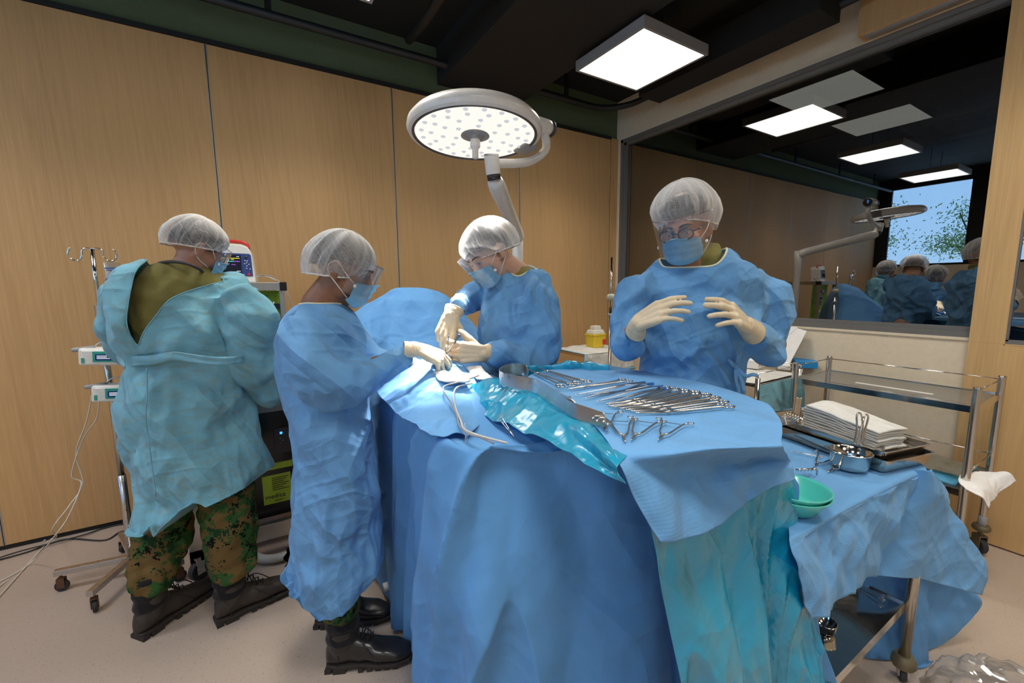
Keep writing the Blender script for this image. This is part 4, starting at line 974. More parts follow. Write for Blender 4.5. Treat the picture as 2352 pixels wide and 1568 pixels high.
# ================================================================ person 4: facing the camera
def build_m4():
    hd = 1.58
    c = PH(1575, 525, hd+.02); face = (-FH*.74-RH*.62+Vector((0, 0, -.34))).normalized(); x, y, z = frame(face, (-.10*RH.x, -.10*RH.y, 1)); Mh = M4of(c, x, y, z)
    root = thing('person', PH(1590, 900, hd)*1.0-Vector((0, 0, PH(1590, 900, hd).z)), 'person in a blue surgical gown with glasses and visor, gloved hands held up', 'person')
    sh = PH(1590, 665, hd+.04); hips = PH(1590, 950, hd+.03); nk = PH(1590, 605, hd+.04)
    w1 = PH(1464, 742, hd-.16); w2 = PH(1712, 746, hd-.16); e1 = PH(1432, 790, hd+.02); e2 = PH(1778, 790, hd+.02)
    bd = body_mesh(root, Mh, [('c', c+Vector((0, 0, -.03))+FH*.02, nk+Vector((0, 0, -.06)), .055, .062), ('c', PH(1520, 680, hd+.05), PH(1675, 680, hd+.05), .05, .05), ('c', sh-up_*.06, hips, .09, .11),
        ('c', PH(1485, 690, hd+.05), e1, .04, .038), ('c', e1, e1.lerp(w1, .7), .042, .024), ('c', PH(1725, 690, hd+.05), e2, .04, .038), ('c', e2, e2.lerp(w2, .7), .042, .024),
        ('c', hips-RH*.08, hips-RH*.10-Vector((0, 0, hips.z-.45)), .09, .06), ('c', hips-RH*.10-Vector((0, 0, hips.z-.45)), hips-RH*.10-Vector((0, 0, hips.z-.08)), .058, .042), ('c', hips+RH*.08, hips+RH*.10-Vector((0, 0, hips.z-.45)), .09, .06), ('c', hips+RH*.10-Vector((0, 0, hips.z-.45)), hips+RH*.10-Vector((0, 0, hips.z-.08)), .058, .042)], 'skin_tan')
    face_bits(bd, Mh); hair(root, Mh, 1.5)
    cap_mesh(root, Mh, (.112, .132, .116), (.004, -.034, .056), 2.12, .46, 11)
    mask(root, Mh, 3); visor(root, Mh, .112, .060, -.085, 74, .020, .010, skew=-.012)
    # glasses
    gm = None
    for s in (-1, 1):
        P = [Mh@Vector((s*.034+.025*math.cos(a)*1.0, .104-.10*abs(s*.034+.025*math.cos(a))**1.5, .002+.019*math.sin(a)*(1-.0*math.cos(a)))) for a in np.linspace(0, 2*math.pi, 28, endpoint=False)]
        if gm is None: gm = MB().tube(P, .0026, 8, closed=True).build('glasses', M['frame_plastic'], root)
        else: MB().tube(P, .0026, 8, closed=True).build('lens_rim', M['frame_plastic'], gm)
        cc = sum(P, Vector())/len(P); b = MB(); b.V = P+[cc]; b.F = [(i, (i+1) % 28, 28) for i in range(28)]; b.build('lens', M['lens_glass'], gm)
        MB().tube([Mh@Vector((s*.060, .096, .008)), Mh@Vector((s*.074, .070, .008)), Mh@Vector((s*.082, .0, .006))], [.0034, .003, .002], 8).build('temple', M['frame_plastic'], gm)
    MB().tube([Mh@Vector((-.010, .104, .005)), Mh@Vector((0, .108, .008)), Mh@Vector((.010, .104, .005))], .0026, 8).build('bridge', M['frame_plastic'], gm)
    # shirt under the gown
    b = MB(); b.loft([ring(PH(p, q, h), RH, FH, w, d, 36) for (p, q, h, w, d) in ((1612, 560, hd+.085, .06, .05), (1606, 590, hd+.06, .085, .072), (1602, 622, hd+.055, .098, .072), (1600, 660, hd+.055, .11, .075))])
    V, F, E = remesh(b, .006, 3); build('shirt', V, F, M['shirt_olive'], root)
    b = MB()
    torso(b, [(1536, 1672, 588, hd+.065, .075), (1505, 1705, 604, hd+.055, .100), (1457, 1750, 638, hd+.05, .120), (1440, 1774, 680, hd+.04, .135), (1450, 1750, 740, hd+.03, .140), (1464, 1722, 810, hd+.03, .145), (1464, 1712, 880, hd+.03, .150), (1456, 1724, 960, hd+.03, .155), (1452, 1730, 1060, hd+.03, .16), (1450, 1735, 1200, hd+.03, .17), (1452, 1738, 1330, hd+.03, .18)])
    limb(b, [(1510, 680, hd+.05, .060), (1461, 676, hd+.05, .074), (1438, 738, hd+.03, .070), (1440, 785, hd-.02, .068), (1448, 784, hd-.07, .056), (1457, 766, hd-.118, .041)], 26)
    limb(b, [(1690, 680, hd+.05, .064), (1742, 670, hd+.05, .080), (1768, 735, hd+.03, .080), (1768, 790, hd-.02, .072), (1752, 786, hd-.07, .058), (1734, 766, hd-.118, .043)], 26)
    cloth_blob('surgical_gown', root, b, 'gown_blue', 21, .0075, 3, (.17, .013), (.065, .0055), bind=('cream_trim', .0048), cut=lambda V, N: (((V@np.array(RH)-PH(1600, 600, hd).dot(RH))/.120)**2+((V@np.array(FH)-(hd+.040))/.125)**2 < 1) & (V[:, 2] > PH(1600, 616, hd).z))
    # side tie bow
    k = PH(1690, 842, hd-.115); b = MB()
    for P in ([(0, 0, 0), (-.022, -.02, .012), (-.03, -.012, .028), (0, -.005, .010)], [(0, 0, 0), (-.004, -.022, .04), (.010, -.015, .048), (.003, -.005, .01)], [(0, 0, 0), (.03, -.01, -.03), (.06, .0, -.028), (.085, .01, -.035)], [(0, 0, 0), (0, -.01, -.05), (.01, -.01, -.09), (-.005, -.005, -.13)], [(0, 0, 0), (.02, -.01, -.05), (.03, -.01, -.09)]):
        b.tube([k+RH*p[0]+FH*p[1]+Vector((0, 0, p[2])) for p in spline(P, 12)], .0065, 8, flat=.2, up=FH)
    b.ell(k, (.011, .008, .010)); b.build('waist_tie', M['gown_blue'], root)
    up = Vector((0, 0, 1))
    hand(root, w1, RH*.66+up*.48-FH*.60, -FH*.75+up*.45, up*.75+FH*.65, ((.25, .35, .25), (.28, .4, .25), (.32, .45, .3), (.35, .5, .3)), (.05, .01, -.05, -.12), .55, 'gloved_hand', .96, back=PH(1455, 766, hd-.122), cuff_r=.039)
    hand(root, w2, -RH*.72+up*.42-FH*.55, -FH*.75+up*.45, up*.75+FH*.65, ((.20, .35, .2), (.24, .35, .2), (.28, .4, .25), (.3, .45, .25)), (.06, .02, -.07, -.15), .5, 'gloved_hand', 1.06, back=PH(1733, 766, hd-.122), cuff_r=.041)
    for s, p in ((-1, (1540, 1500)), (1, (1640, 1500))):
        q = PH(1590+s*50, 900, hd-.02); boot(root, (q.x+FH.x*.05, q.y+FH.y*.05, 0), math.atan2(-FH.y, -FH.x)+s*.2)
    return root
build_m4()
# ================================================================ person 3: surgeon bending to the left
def build_m3():
    hd = 1.90; up = Vector((0, 0, 1))
    c = PH(1125, 582, 1.83); face = (-RH*.66-FH*.46-up*.62).normalized(); x, y, z = frame(face, (-.25*RH.x, -.25*RH.y, 1)); Mh = M4of(c, x, y, z)
    root = thing('person', PH(1195, 850, hd)-up*PH(1195, 850, hd).z, 'person in a blue gown bending under the lamp, gloved hands holding instruments', 'person')
    nk = PH(1185, 620, hd); sh = PH(1195, 660, hd+.02); hips = PH(1200, 870, hd+.03)
    w1 = PH(1110, 812, 1.66); w2 = PH(1037, 722, 1.72); e1 = PH(1240, 825, hd-.10); e2 = PH(1075, 700, hd+.02)
    bd = body_mesh(root, Mh, [('c', c+RH*.015-up*.02, nk+up*-.02, .056, .064), ('c', PH(1155, 672, hd+.05), PH(1225, 668, hd), .06, .06), ('c', sh-up_*.05, hips, .09, .10), ('c', PH(1235, 690, hd-.04), e1, .036, .036), ('c', e1, e1.lerp(w1, .7), .040, .024),
        ('c', PH(1135, 675, hd+.10), e2+FH*.03, .030, .022), ('c', e2, e2.lerp(w2, .7), .020, .018), ('c', hips-RH*.06, hips-RH*.08-up*(hips.z-.45), .09, .06), ('c', hips-RH*.08-up*(hips.z-.45), hips-RH*.08-up*(hips.z-.08), .058, .042), ('c', hips+RH*.08, hips+RH*.08-up*(hips.z-.45), .09, .06), ('c', hips+RH*.08-up*(hips.z-.45), hips+RH*.08-up*(hips.z-.08), .058, .042)], 'skin_fair')
    face_bits(bd, Mh); hair(root, Mh, 2.05)
    cap_mesh(root, Mh, (.106, .122, .104), (0, -.028, .038), 2.12, .34, 23)
    mask(root, Mh, 5); visor(root, Mh, .112, .055, -.10, 76, .012, .010)
    b = MB(); b.loft([ring(PH(p, q, h), RH, FH, w, d, 36) for (p, q, h, w, d) in ((1192, 612, hd, .052, .055), (1194, 630, hd, .078, .075), (1200, 665, hd, .10, .095))]); V, F, E = remesh(b, .006, 3); build('shirt', V, F, M['shirt_olive'], root)
    b = MB()
    torso(b, [(1152, 1238, 616, hd, .080), (1128, 1258, 636, hd, .125), (1112, 1272, 668, hd, .150), (1104, 1278, 720, hd, .160), (1104, 1276, 780, hd, .160), (1106, 1274, 850, hd, .165), (1104, 1276, 920, hd, .17), (1100, 1284, 1050, hd, .18), (1098, 1290, 1230, hd, .19)])
    limb(b, [(1222, 660, hd-.04, .078), (1246, 705, hd-.07, .085), (1246, 765, hd-.10, .080), (1232, 815, hd-.12, .072), (1190, 825, hd-.17, .062), (1150, 818, hd-.205, .052), (1132, 814, hd-.225, .038)], 30)
    limb(b, [(1130, 660, hd+.10, .07), (1095, 678, hd+.09, .066), (1070, 694, hd+.04, .060), (1058, 698, hd-.04, .052), (1046, 704, hd-.10, .040)], 22)
    up3 = np.array(up)
    cloth_blob('surgical_gown', root, b, 'gown_blue', 33, .0075, 3, (.16, .014), (.06, .0060), ani=(1, 1, .7), bind=('cream_trim', .0045), cut=lambda V, N: (((V@np.array(RH)-PH(1190, 620, hd).dot(RH))/.090)**2+((V@np.array(FH)-(hd+.0))/.088)**2 < 1) & (V[:, 2] > PH(1190, 650, hd).z))
    h1 = hand(root, w1, -RH*.93+up*.10-FH*.30, -FH*.8+up*.5, up+RH*.2, ((.55, .8, .3), (.65, .9, .3), (.7, 1.0, .4), (.7, 1.0, .4)), (.05, .02, -.03, -.08), .45, 'gloved_hand', 1.02, back=PH(1132, 812, 1.70), cuff_r=.042)
    h2 = hand(root, w2, -up*.90-RH*.28-FH*.25, -RH*.6-FH*.6, RH*.8-FH*.2, ((.25, .5, .3), (.3, .6, .4), (.6, .9, .5), (.7, 1.0, .5)), (.05, .0, -.04, -.08), .35, 'gloved_hand', 1.05, back=PH(1046, 706, 1.74), cuff_r=.040)
    for s in (-1, 1):
        q = PH(1195+s*45, 850, hd); boot(root, (q.x, q.y, 0), math.atan2((-RH).y, (-RH).x)+s*.15)
build_m3()
# ================================================================ person 2: surgeon on the left, in profile
def build_m2():
    hd = 1.49; up = Vector((0, 0, 1))
    c = PH(788, 616, 1.50); face = (RH*.86+FH*.18-up*.42).normalized(); x, y, z = frame(face, (.12*RH.x, .12*RH.y, 1)); Mh = M4of(c, x, y, z)
    root = thing('person', PH(760, 900, hd)-up*PH(760, 900, hd).z, 'person in profile in a long blue gown leaning over the patient, facing right', 'person')
    nk = PH(735, 680, hd); sh = PH(735, 745, hd+.01); hips = PH(770, 960, hd+.03)
    w1 = PH(962, 802, 1.53); e1 = PH(762, 872, 1.40); w2 = PH(900, 835, 1.66)
    bl = (.30, 0)
    bd = body_mesh(root, Mh, [('c', c-RH*.015-up*.03, nk+up*-.03, .052, .064), ('c', PH(720, 760, hd-.05), PH(745, 758, hd+.09), .055, .055), ('c', sh-up_*.05, hips, .085, .10), ('c', PH(712, 770, hd-.08), e1, .042, .040), ('c', e1, e1.lerp(w1, .7), .040, .024), ('c', PH(760, 750, hd+.13), PH(830, 830, hd+.17), .045, .04), ('c', PH(830, 830, hd+.17), PH(830, 830, hd+.17).lerp(w2, .7), .034, .024),
        ('c', hips-FH*.05, Vector((.23, 1.56, .5)), .09, .06), ('c', Vector((.23, 1.56, .5)), Vector((.225, 1.55, .15)), .058, .04), ('c', hips+FH*.07, Vector((.20, 1.80, .5)), .09, .06), ('c', Vector((.20, 1.80, .5)), Vector((.19, 1.80, .15)), .058, .04)], 'skin_brown')
    face_bits(bd, Mh); hair(root, Mh, 2.0)
    cap_mesh(root, Mh, (.097, .110, .108), (0, -.020, .022), 2.16, .34, 37)
    mask(root, Mh, 7); visor(root, Mh, .110, .055, -.075, 74, .006, .008)
    b = MB()
    torso(b, [(682, 778, 696, hd, .075), (664, 800, 712, hd, .120), (648, 822, 745, hd, .155), (636, 834, 800, hd, .165), (632, 838, 860, hd, .170), (646, 846, 920, hd, .165), (668, 862, 985, hd, .165), (674, 868, 1060, hd, .165), (672, 870, 1150, hd, .17), (672, 872, 1240, hd, .175), (666, 874, 1320, hd, .18), (660, 872, 1400, hd, .185)], dens=4)
    limb(b, [(706, 750, hd-.08, .080), (700, 800, hd-.12, .090), (722, 855, hd-.13, .092), (775, 880, hd-.12, .082), (835, 862, hd-.06, .070), (900, 830, hd+.0, .054), (942, 806, hd+.03, .036)], 32)
    limb(b, [(770, 745, hd+.12, .07), (810, 790, hd+.15, .07), (850, 828, hd+.17, .06), (895, 836, hd+.175, .042)], 20)
    hem = hemline([(640, 1325), (665, 1338), (700, 1345), (728, 1372), (752, 1392), (800, 1390), (836, 1366), (868, 1335), (900, 1320)], hd-.12)
    cloth_blob('surgical_gown', root, b, 'gown_blue', 45, .0075, 3, (.17, .011), (.07, .0035), vert=.008, hem=hem, post=lambda V: (1.05-V[:, 2])*1.4, ani=(1, 1, .75), bind=('cream_trim', .0045), cut=lambda V, N: (((V@np.array(RH)-PH(738, 690, hd).dot(RH))/.078)**2+((V@np.array(FH)-hd)/.078)**2 < 1) & (V[:, 2] > PH(735, 722, hd).z))
    # trousers below the hem
    for (hx, hy, px, d) in ((.158, 1.583, 790, 1.46), (.150, 1.83, 780, 1.64)):
        an = math.atan2(-.135, .28); ac = Vector((hx+.058*math.cos(an), hy+.058*math.sin(an), 0)); b = MB()
        b.tube([ac+up*.60+Vector((.01, .02, 0)), ac+up*.40, ac+up*.30, ac+up*.225, ac+up*.205], [.085, .078, .076, .070, .055], 22)
        cloth_blob('trouser_leg', root, b, 'camouflage', 51, .007, 2, (.09, .006), (.04, .003))
        boot(root, (hx, hy, 0), an, size=.315)
    hand(root, w1, RH*.84-up*.42+FH*.15, -FH*.55+up*.75, FH*.6+up*.3, ((.5, .5, .3), (.65, .7, .3), (.9, .9, .4), (1.0, .9, .4)), (.12, .04, -.04, -.12), .3, 'gloved_hand', .98, back=PH(922, 800, 1.51), cuff_r=.033)
    hand(root, w2, RH*.88+up*.05+FH*.25, up*.8-FH*.5, FH*.8, ((.4, .6, .3), (.5, .6, .3), (.5, .7, .3), (.5, .7, .3)), (.1, .03, -.04, -.12), .3, 'gloved_hand', .95, cuff_r=.034)
build_m2()
# ================================================================ person 1: seen from behind, teal gown
def build_m1():
    hd = 1.74; up = Vector((0, 0, 1))
    c = PH(452, 572, hd+.01); face = (FH*.72+RH*.55-up*.42).normalized(); x, y, z = frame(face, (.05*RH.x, .05*RH.y, 1)); Mh = M4of(c, x*.92, y*.92, z*.94)
    root = thing('person', PH(430, 900, hd)-up*PH(430, 900, hd).z, 'person seen from behind in a teal apron gown open over an olive shirt', 'person')
    nk = PH(425, 615, hd); sh = PH(420, 690, hd+.02); hips = PH(430, 950, hd+.02)
    e1 = PH(294, 795, hd+.07); w1 = PH(335, 850, hd+.28); e2 = PH(600, 800, hd+.05); w2 = PH(640, 900, hd+.22)
    bd = body_mesh(root, Mh, [('c', c-up*.03-FH*.01, nk-up*.05, .062, .070), ('c', PH(350, 705, hd), PH(490, 710, hd), .05, .05), ('c', sh-up_*.05, hips, .10, .12), ('c', PH(335, 700, hd), e1, .048, .040), ('c', e1, w1, .042, .03), ('c', PH(535, 725, hd+.02), e2, .036, .036), ('c', e2, w2, .042, .03),
        ('c', hips-RH*.05, PH(372, 1230, 1.70), .075, .06), ('c', PH(372, 1230, 1.70), PH(350, 1400, 1.64), .06, .040), ('c', hips+RH*.05, PH(525, 1220, 1.72), .075, .06), ('c', PH(525, 1220, 1.72), PH(528, 1380, 1.70), .06, .040)], 'skin_tan')
    hair(root, Mh, 2.1, shear=.1)
    cap_mesh(root, Mh, (.098, .116, .100), (0, -.018, .040), 2.02, .30, 52)
    for s in (1,):   # ear loops of the mask passing the ear
        MB().tube(spline([Mh@Vector((s*.084, -.018, .02)), Mh@Vector((s*.087, -.028, -.01)), Mh@Vector((s*.078, .0, -.045)), Mh@Vector((s*.07, .045, -.062))], 14), .0016, 6).build('ear_loop', M['gauze_white'], root)
        MB().tube(spline([Mh@Vector((s*.085, -.005, .028)), Mh@Vector((s*.084, .03, .012)), Mh@Vector((s*.07, .06, -.02))], 10), .0016, 6).build('ear_loop', M['gauze_white'], root)
        MB().tube([Mh@Vector((s*.085, -.01, .012)), Mh@Vector((s*.076, .06, .012)), Mh@Vector((s*.055, .098, .01))], .002, 8).build('glasses_temple', M['frame_plastic'], root)
    mask(root, Mh, 9, False); visor(root, Mh, .110, .04, -.07, 70, .006, .010)
    # black stethoscope tube round the neck
    MB().tube(spline([PH(356, 622, hd-.02), PH(362, 606, hd-.07), PH(395, 601, hd-.10), PH(430, 606, hd-.10), PH(458, 618, hd-.07), PH(470, 630, hd)], 30), .0055, 10).build('stethoscope_tube', M['rubber'], root)
    # olive shirt
    rows = [(360, 470, 604, hd, .062), (325, 500, 622, hd, .105), (300, 545, 660, hd, .125), (288, 555, 720, hd, .136), (285, 545, 790, hd, .13), (310, 520, 850, hd, .10), (330, 500, 900, hd, .08)]
    b = MB(); torso(b, rows); cloth_blob('shirt', root, b, 'shirt_olive', 61, .009, 3, (.16, .006), (.07, .003))
    # gown
    b = MB()
    torso(b, [(330, 545, 622, hd, .105), (288, 572, 640, hd, .140), (266, 588, 680, hd, .160), (254, 590, 740, hd, .166), (258, 582, 790, hd, .164), (272, 562, 822, hd, .155), (270, 566, 860, hd, .165), (268, 580, 930, hd, .176), (276, 598, 1010, hd, .186), (292, 612, 1080, hd, .192), (300, 620, 1130, hd, .198), (308, 622, 1230, hd, .205)])
    limb(b, [(322, 680, hd, .088), (290, 735, hd+.02, .080), (294, 790, hd+.08, .066), (325, 830, hd+.2, .052), (345, 850, hd+.28, .040)], 26)
    limb(b, [(535, 670, hd+.02, .102), (575, 740, hd+.03, .098), (596, 815, hd+.06, .086), (608, 870, hd+.11, .074), (628, 905, hd+.18, .055), (640, 915, hd+.22, .036)], 28)
    # funnel shaped open neckline flaring away from the neck
    hem = hemline([(280, 1215), (325, 1212), (352, 1214), (380, 1214), (376, 1188), (430, 1160), (450, 1150), (475, 1163), (520, 1150), (570, 1118), (600, 1112), (622, 1104), (660, 1095)], hd-.15)
    V0 = [uz(*q, hd-.14) for q in ((312, 560), (318, 625), (321, 690), (323, 740), (328, 790), (336, 812), (344, 785), (365, 735), (395, 688), (430, 660), (462, 642), (486, 628), (520, 560))]
    Vd = [uz(*q, hd) for q in ((290, 560), (312, 618), (330, 640), (470, 640), (520, 616), (560, 560))]
    def cut(V, N):
        u, zz, f = planeuz(V); a = inpoly(u, zz, V0) & (f < hd+.02); b2 = (zz > PH(420, 632, hd).z) & (((u-PH(420, 640, hd).dot(RH))/.125)**2+((f-hd)/.10)**2 < 1); return a | b2
    g = cloth_blob('apron_gown', root, b, 'gown_teal', 71, .0075, 3, (.20, .016), (.08, .0055), vert=.007, hem=hem, cut=cut, post=lambda V: (1.0-V[:, 2])*1.3, ani=(1, 1, .8), bind=('gown_teal', .003, 'gown_edge'), bsm=18)
    g.modifiers.new('solid', 'SOLIDIFY').thickness = .002
    # belt wrapped at the waist
    bp = [PH(p, q, h) for (p, q, h) in ((270, 812, hd+.04), (282, 828, hd-.10), (312, 828, hd-.155), (350, 826, hd-.165), (400, 818, hd-.165), (440, 822, hd-.165), (500, 828, hd-.16), (545, 826, hd-.11), (566, 820, hd))]
    b = MB(); b.tube(spline(bp, 40), .013, 10, flat=.3, up=FH); 
    b = MB(); q = catmull(bp, 60); V = []; 
    for i, p in enumerate(q):
        t = i/59; w = .021*(1-.35*t)
        for k in range(6): V.append(Vector(p)+up*(w*(k/2.5-1))-FH*(.004+.003*math.sin(k*1.3+i*.2)))
    build('waist_belt', V, grid_faces(60, 6), M['gown_teal'], root, mods=[('solid', .003)])
    # back seam
    MB().tube(spline([PH(337, 845, hd-.178), PH(338, 900, hd-.19), PH(335, 960, hd-.195), PH(345, 1040, hd-.20), PH(358, 1140, hd-.205)], 24), .0022, 6).build('gown_seam', M['gown_teal'], root)
    # trousers
    b = MB(); limb(b, [(395, 1080, 1.76, .10), (385, 1160, 1.74, .105), (372, 1240, 1.70, .100), (358, 1295, 1.665, .090), (352, 1328, 1.64, .082), (350, 1348, 1.635, .058)], 26)
    cloth_blob('trouser_leg', root, b, 'camouflage', 81, .007, 2, (.11, .010), (.05, .004))
    b = MB(); limb(b, [(505, 1080, 1.76, .10), (520, 1150, 1.75, .105), (526, 1210, 1.73, .102), (530, 1262, 1.70, .094), (530, 1300, 1.69, .084), (530, 1320, 1.69, .060)], 26)
    cloth_blob('trouser_leg', root, b, 'camouflage', 83, .007, 2, (.11, .010), (.05, .004))
    boot(root, (-.475, 2.125, 0), math.atan2(.20, .24), size=.325, mat='leather_worn'); boot(root, (-.212, 2.055, 0), math.atan2(.075, .30), size=.33, mat='leather_worn')
build_m1()
# ---------------------------------------------------------------- draped sheets
def pt(v):
    """(x,y,z) world, ('z',px,py,z) on a height, ('h',px,py,hd) at a horizontal distance"""
    if v[0] == 'z': return PZ(v[1], v[2], v[3])
    if v[0] == 'h': return PH(v[1], v[2], v[3])
    return Vector(v)
def drape(name, rows, nu, nv, mat, label=None, cat='drape', seed=1, big=(.16, .012), mid=(.06, .005), parent=None, folds=0, fdir=1, thick=.0015, fmask=None, ani=(1, 1, 1), zmin=.004, grp=None, sharp=.9, fl=.07, slant=0):
    G = sheet([[pt(v) for v in r] for r in rows], nu, nv); N = grid_normals(G); sh = G.shape; V = G.reshape(-1, 3); Nf = N.reshape(-1, 3)
    m = np.ones(len(V)) if fmask is None else fmask(V)
    h = crease(V, seed, big[0], big[1], .16, 4, ani, sharp)+crease(V, seed+40, mid[0], mid[1], .09, 4, ani, 1)
    if folds:
        u = np.linspace(0, 1, sh[1])[None, :].repeat(sh[0], 0).reshape(-1); ln = np.linalg.norm(np.diff(G, axis=1), axis=2).sum(1).mean()
        t = np.linspace(0, 1, sh[0])[:, None].repeat(sh[1], 1).reshape(-1)
        Q = np.stack([(u*ln+slant*t*(.5+1.2*np.sin(u*9+seed)))/fl+seed, t*.28+seed*.3, np.full(len(u), seed*.77)], 1); f = perlin(Q)
        h = h+folds*(1-np.abs(f)**.8*3.0)*np.clip(t*2.2-.1, 0, 1)
    V = V+Nf*(h*m)[:, None]; V[:, 2] = np.maximum(V[:, 2], zmin)
    return build(name, V, grid_faces(nu, nv), M[mat], parent, mods=[('solid', thick)], label=label, cat=cat, group=grp)
up = Vector((0, 0, 1))
# operating table (mostly hidden)
ot = thing('operating_table', (.72, 1.6, 0), 'operating table under the blue drapes, only a foot bar showing', 'operating table')
bx('table_top', (.50, .98, .84), (.98, 2.7, .92), 'black_gloss', ot, .01); bx('table_column', (.62, 1.6, .12), (.86, 1.95, .84), 'steel_dull', ot, .01); bx('table_base', (.50, 1.35, .03), (.98, 2.3, .12), 'grey_plastic', ot, .01)
fb = PZ(905, 1340, .10); MB().tube([fb+Vector((-.045, 0, 0)), (.60, fb.y, .10)], .018, 16).build('foot_bar', M['white_plastic'], ot)
# main patient drape
DR = [[(.72, 2.25, 1.10), (.70, 1.85, 1.12), (.66, 1.50, 1.11), (.64, 1.25, 1.04), (.62, 1.10, 1.00), (.70, 1.02, 1.0), (.86, .98, 1.0), (1.02, .95, 1.0), (1.12, .93, 1.0)],
      [(.58, 2.25, 1.07), (.56, 1.85, 1.09), (.55, 1.52, 1.07), (.53, 1.25, 1.02), (.51, 1.04, .995), (.62, .93, .997), (.80, .88, 1.0), (.99, .85, 1.0), (1.12, .82, 1.0)],
      [(.49, 2.25, 1.00), (.475, 1.86, 1.02), (.465, 1.55, 1.01), (.455, 1.25, .995), (.445, .985, .992), (.555, .905, .992), (.72, .825, .992), (.96, .78, .99), (1.12, .75, .99)],
      [(.455, 2.25, .94), (.45, 1.87, .95), (.445, 1.58, .95), (.440, 1.28, .945), (.425, .968, .955), (.545, .895, .955), (.715, .812, .955), (.965, .765, .95), (1.12, .735, .95)],
      [(.450, 2.25, .70), (.45, 1.88, .70), (.447, 1.62, .70), (.447, 1.33, .70), (.42, .95, .68), (.54, .875, .68), (.71, .795, .68), (.97, .75, .68), (1.13, .70, .68)],
      [(.44, 2.25, .35), (.445, 1.88, .35), (.448, 1.66, .35), (.45, 1.38, .35), (.42, .96, .34), (.53, .865, .34), (.70, .785, .34), (.98, .74, .34), (1.14, .69, .34)],
      [(.43, 2.25, .02), (.44, 1.88, .02), (.45, 1.70, .02), (.452, 1.42, .02), (.41, .98, .02), (.53, .86, .02), (.70, .78, .02), (.99, .73, .02), (1.15, .68, .02)]]
drape('patient_drape', DR, 200, 300, 'drape_plain', 'large blue patient drape falling from the operating table to the floor', seed=3, big=(.34, .034), mid=(.13, .005), folds=.042, ani=(1, 1, .45), fl=.20, slant=.45, fmask=lambda V: np.clip((1.03-V[:, 2])*6+.35, .3, 1))
# lighter fenestrated sheet on top of it
TP = [[('h', 880, 862, 1.74), ('h', 940, 838, 1.70), ('h', 985, 826, 1.66), ('h', 1040, 832, 1.66), ('h', 1100, 850, 1.66), ('h', 1160, 872, 1.66)],
      [('h', 862, 884, 1.66), ('h', 925, 858, 1.62), ('h', 985, 846, 1.58), ('h', 1040, 850, 1.58), ('h', 1100, 868, 1.58), ('h', 1160, 890, 1.6)],
      [('h', 868, 905, 1.55), ('h', 930, 890, 1.50), ('h', 990, 880, 1.45), ('h', 1045, 885, 1.46), ('h', 1095, 905, 1.48), ('h', 1150, 925, 1.5)],
      [('h', 895, 932, 1.40), ('h', 940, 925, 1.36), ('h', 985, 925, 1.32), ('h', 1035, 925, 1.32), ('h', 1075, 935, 1.33), ('h', 1120, 960, 1.34)],
      [('h', 930, 960, 1.24), ('h', 960, 962, 1.20), ('h', 990, 964, 1.18), ('h', 1022, 966, 1.17), ('h', 1052, 966, 1.17), ('h', 1090, 985, 1.18)],
      [('h', 965, 985, 1.125), ('h', 985, 992, 1.10), ('h', 1005, 998, 1.09), ('h', 1024, 1000, 1.085), ('h', 1050, 990, 1.10), ('h', 1075, 1000, 1.11)]]
drape('fenestrated_sheet', TP, 90, 90, 'drape_blue', 'pale blue patterned sheet over the patient, around the wound', seed=8, big=(.16, .010), mid=(.05, .003))
# arched screen drape behind the patient
AR = [[('h', 780, 900, 2.5), ('h', 850, 900, 2.5), ('h', 900, 900, 2.5), ('h', 955, 900, 2.5), ('h', 1010, 900, 2.5), ('h', 1065, 900, 2.5), ('h', 1120, 900, 2.5), ('h', 1200, 900, 2.5)],
      [('h', 790, 770, 2.4), ('h', 845, 715, 2.4), ('h', 900, 688, 2.4), ('h', 955, 682, 2.4), ('h', 1010, 690, 2.4), ('h', 1062, 728, 2.4), ('h', 1115, 780, 2.4), ('h', 1190, 845, 2.4)],
      [('h', 788, 765, 2.22), ('h', 840, 712, 2.22), ('h', 895, 684, 2.22), ('h', 952, 677, 2.22), ('h', 1005, 686, 2.22), ('h', 1058, 728, 2.22), ('h', 1108, 776, 2.22), ('h', 1185, 842, 2.22)],
      [('h', 788, 800, 2.10), ('h', 842, 750, 2.10), ('h', 898, 728, 2.10), ('h', 952, 722, 2.12), ('h', 1002, 738, 2.10), ('h', 1050, 765, 2.10), ('h', 1104, 800, 2.10), ('h', 1182, 858, 2.1)],
      [('h', 790, 850, 2.02), ('h', 845, 815, 2.0), ('h', 900, 795, 1.98), ('h', 952, 788, 1.98), ('h', 1000, 795, 1.96), ('h', 1046, 812, 1.96), ('h', 1100, 835, 1.96), ('h', 1180, 875, 1.98)],
      [('h', 790, 900, 1.92), ('h', 850, 880, 1.88), ('h', 905, 858, 1.84), ('h', 955, 842, 1.80), ('h', 1000, 840, 1.78), ('h', 1045, 848, 1.78), ('h', 1100, 868, 1.80), ('h', 1180, 900, 1.86)]]
drape('screen_drape', AR, 110, 150, 'drape_plain', 'arched blue drape raised like a screen between the surgeons', seed=12, big=(.24, .018), mid=(.08, .004), folds=.012, fl=.2)
